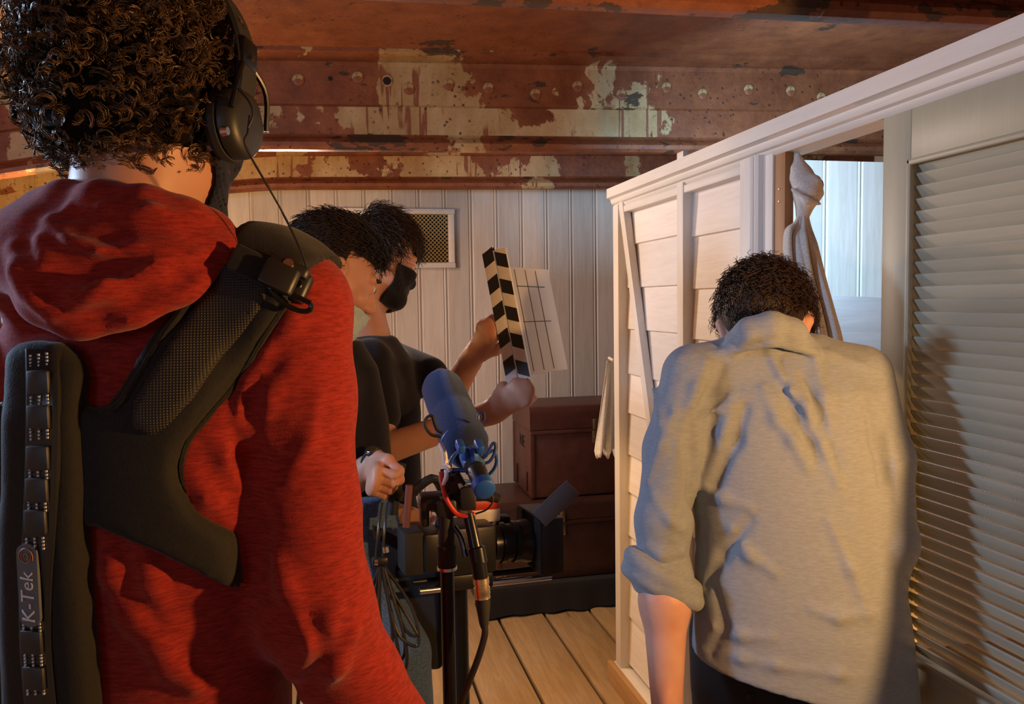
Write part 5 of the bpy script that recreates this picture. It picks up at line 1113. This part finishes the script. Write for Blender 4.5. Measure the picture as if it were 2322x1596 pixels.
wf = norm(UP*.75-FW*.35-RT*.1); wf = norm(wf-fd*(wf@fd)); MB().lathe(wc+wf*.028, wf, [(0, .016), (.006, .017), (.009, .015)], 20).build('case', M_black, watch); MB().lathe(wc+wf*.0372, wf, [(0, .013), (.0006, .0125)], 20).build('dial', M_gold, watch)

def eyes(hd, parent):
    for q in (-1, 1):
        e = MB().lathe(hd.L(.031*q, .0730, .003), hd.f, [(.0, .010), (.006, .0128), (.012, .0118), (.0165, .0085), (.0195, .0045), (.0203, .0006)], 16).build('eye', plain('eye_white', (.62, .58, .54), .2), parent, smooth=True)
        MB().lathe(hd.L(.031*q, .0922, .003), hd.f, [(.0, .0056), (.0012, .0050), (.0016, .001)], 12).build('iris', M_black, e)
        MB().tube([hd.L((.031+.020*a)*q, .0945-.010*abs(a)-.006*a, .024+.004*(1-a*a)) for a in np.linspace(-1, 1, 7)], .0032, 6).build('eyebrow', M_hbase, parent)
eyes(HA, p3)
# ---- slate holder
p4 = person(P(850, 1000, 2.33), 'person in a black T-shirt and black mask holding up the clapper slate')
yB = math.radians(66); fB, rB, _ = basis(yB); Bx = P(850, 1000, 2.33)
HB = Head(P(868, 582, 2.30), math.radians(60), .42, -.05, 1.03)
nB = [HB.L(0, -.02, -.06), HB.L(0, -.045, -.12), P(838, 770, 2.34)]
shBr, elBr, wrBr = P(838, 820, 2.19), P(868, 1020, 2.07), P(1125, 930, 1.99)
shBl, elBl, wrBl = P(880, 815, 2.46), P(1030, 880, 2.27), P(1078, 800, 2.09)
b4 = Sdf(np.array([Bx[0]-.32, Bx[1]-.5, -.02]), np.array([Bx[0]+.46, Bx[1]+.34, 1.60]), .009)
def bring(px, y, d, hw, hd2): return (P(px, y, d), rB, hw, hd2)
b4.loft([bring(845, 1180, 2.33, .15, .10), bring(846, 1060, 2.33, .145, .10), bring(846, 930, 2.33, .16, .10), bring(842, 820, 2.33, .13, .08)])
b4.limb([shBr, elBr, wrBr], [.046, .042, .029]); b4.limb([shBl, elBl, wrBl], [.046, .040, .029])
hipB = P(845, 1180, 2.33); legB = [[hipB+rB*.09*s_, np.array([hipB[0], hipB[1], .5])+rB*.1*s_+fB*.02, np.array([hipB[0], hipB[1], .09])+rB*.11*s_] for s_ in (-1, 1)]
for l in legB: b4.limb(l+[l[2]+fB*.06-[0, 0, .04]], [.085, .055, .038, .03])
h4 = head_sdf(HB, nB)
hc = Sdf(P(1180, 890, 1.98)-.14, P(1180, 890, 1.98)+.14, .003); hand_sdf(hc, wrBr, norm(P(1176, 893, 1.985)-wrBr), norm(su*-1), norm(FW+UP*.1), bends=(62, 140, 205)); hc.limb([wrBr+(elBr-wrBr)*.25, wrBr], [.033, .027], .02)
he = Sdf(P(1095, 760, 2.06)-.15, P(1095, 760, 2.06)+.15, .003); hand_sdf(he, wrBl, norm(P(1108, 748, 2.045)-wrBl), norm(su), norm(RT*1.0+FW*.2), bends=(50, 120, 190)); he.limb([wrBl+(elBl-wrBl)*.25, wrBl], [.033, .027], .02)
join_body([b4, h4, hc, he], M_skin4, p4)
s4 = Sdf(np.array([Bx[0]-.34, Bx[1]-.42, .88]), np.array([Bx[0]+.44, Bx[1]+.36, 1.58]), .006)
s4.loft([bring(846, 1110, 2.33, .170, .120), bring(846, 1020, 2.33, .165, .116), bring(846, 930, 2.33, .172, .116), bring(842, 820, 2.33, .155, .10), bring(838, 762, 2.34, .08, .07)], .02)
s4.limb([P(840, 815, 2.30), shBr, shBr+(elBr-shBr)*.62], [.06, .062, .062], .03); s4.limb([P(842, 810, 2.36), shBl, shBl+(elBl-shBl)*.62], [.06, .062, .062], .03)
s4.limb([P(845, 800, 2.2), P(880, 880, 2.2), P(900, 960, 2.22)], [.02, .03, .02], .03)
s4.build('tee_shirt', M_tee, p4); MB().box(s4.hit([(872, 752)], 1.9, 2.6)[0], (.036, .003, .004), rot=frame_rot(RT, UP)).build('chest_print', M_stitch, p4)
t4 = Sdf(np.array([hipB[0]-.35, hipB[1]-.35, .03]), np.array([hipB[0]+.35, hipB[1]+.35, 1.1]), .009)
t4.loft([(hipB-[0, 0, .03], rB, .16, .11), (hipB+[0, 0, .12], rB, .155, .105)], .03)
for l in legB: t4.limb(l, [.095, .072, .062], .03)
t4.build('trousers', M_dark, p4)
for l in legB: shoe(l[2], yB, M_shoe, p4)
eyes(HB, p4); mB = shell(h4, lambda X: (lambda l: np.maximum(np.maximum(-l[..., 1]+.008, l[..., 2]+.018), -l[..., 2]-.135))(HB.loc(X)), .008, .005); mB.build('face_mask', cloth('black_mask_cotton', (.010, .009, .010), weave=700, fold=30), p4, 2)
cap_of(HB, M_hbase, p4, .010, temple=True); flow_hair(HB, 4500, keepA, .048, lambda p: np.stack([p[:, 0]*.4, .6+0*p[:, 1], -p[:, 2]*2-.3], -1), .009, M_brown, p4, 9, .0011, .006, 6, (.088, .108, .102))
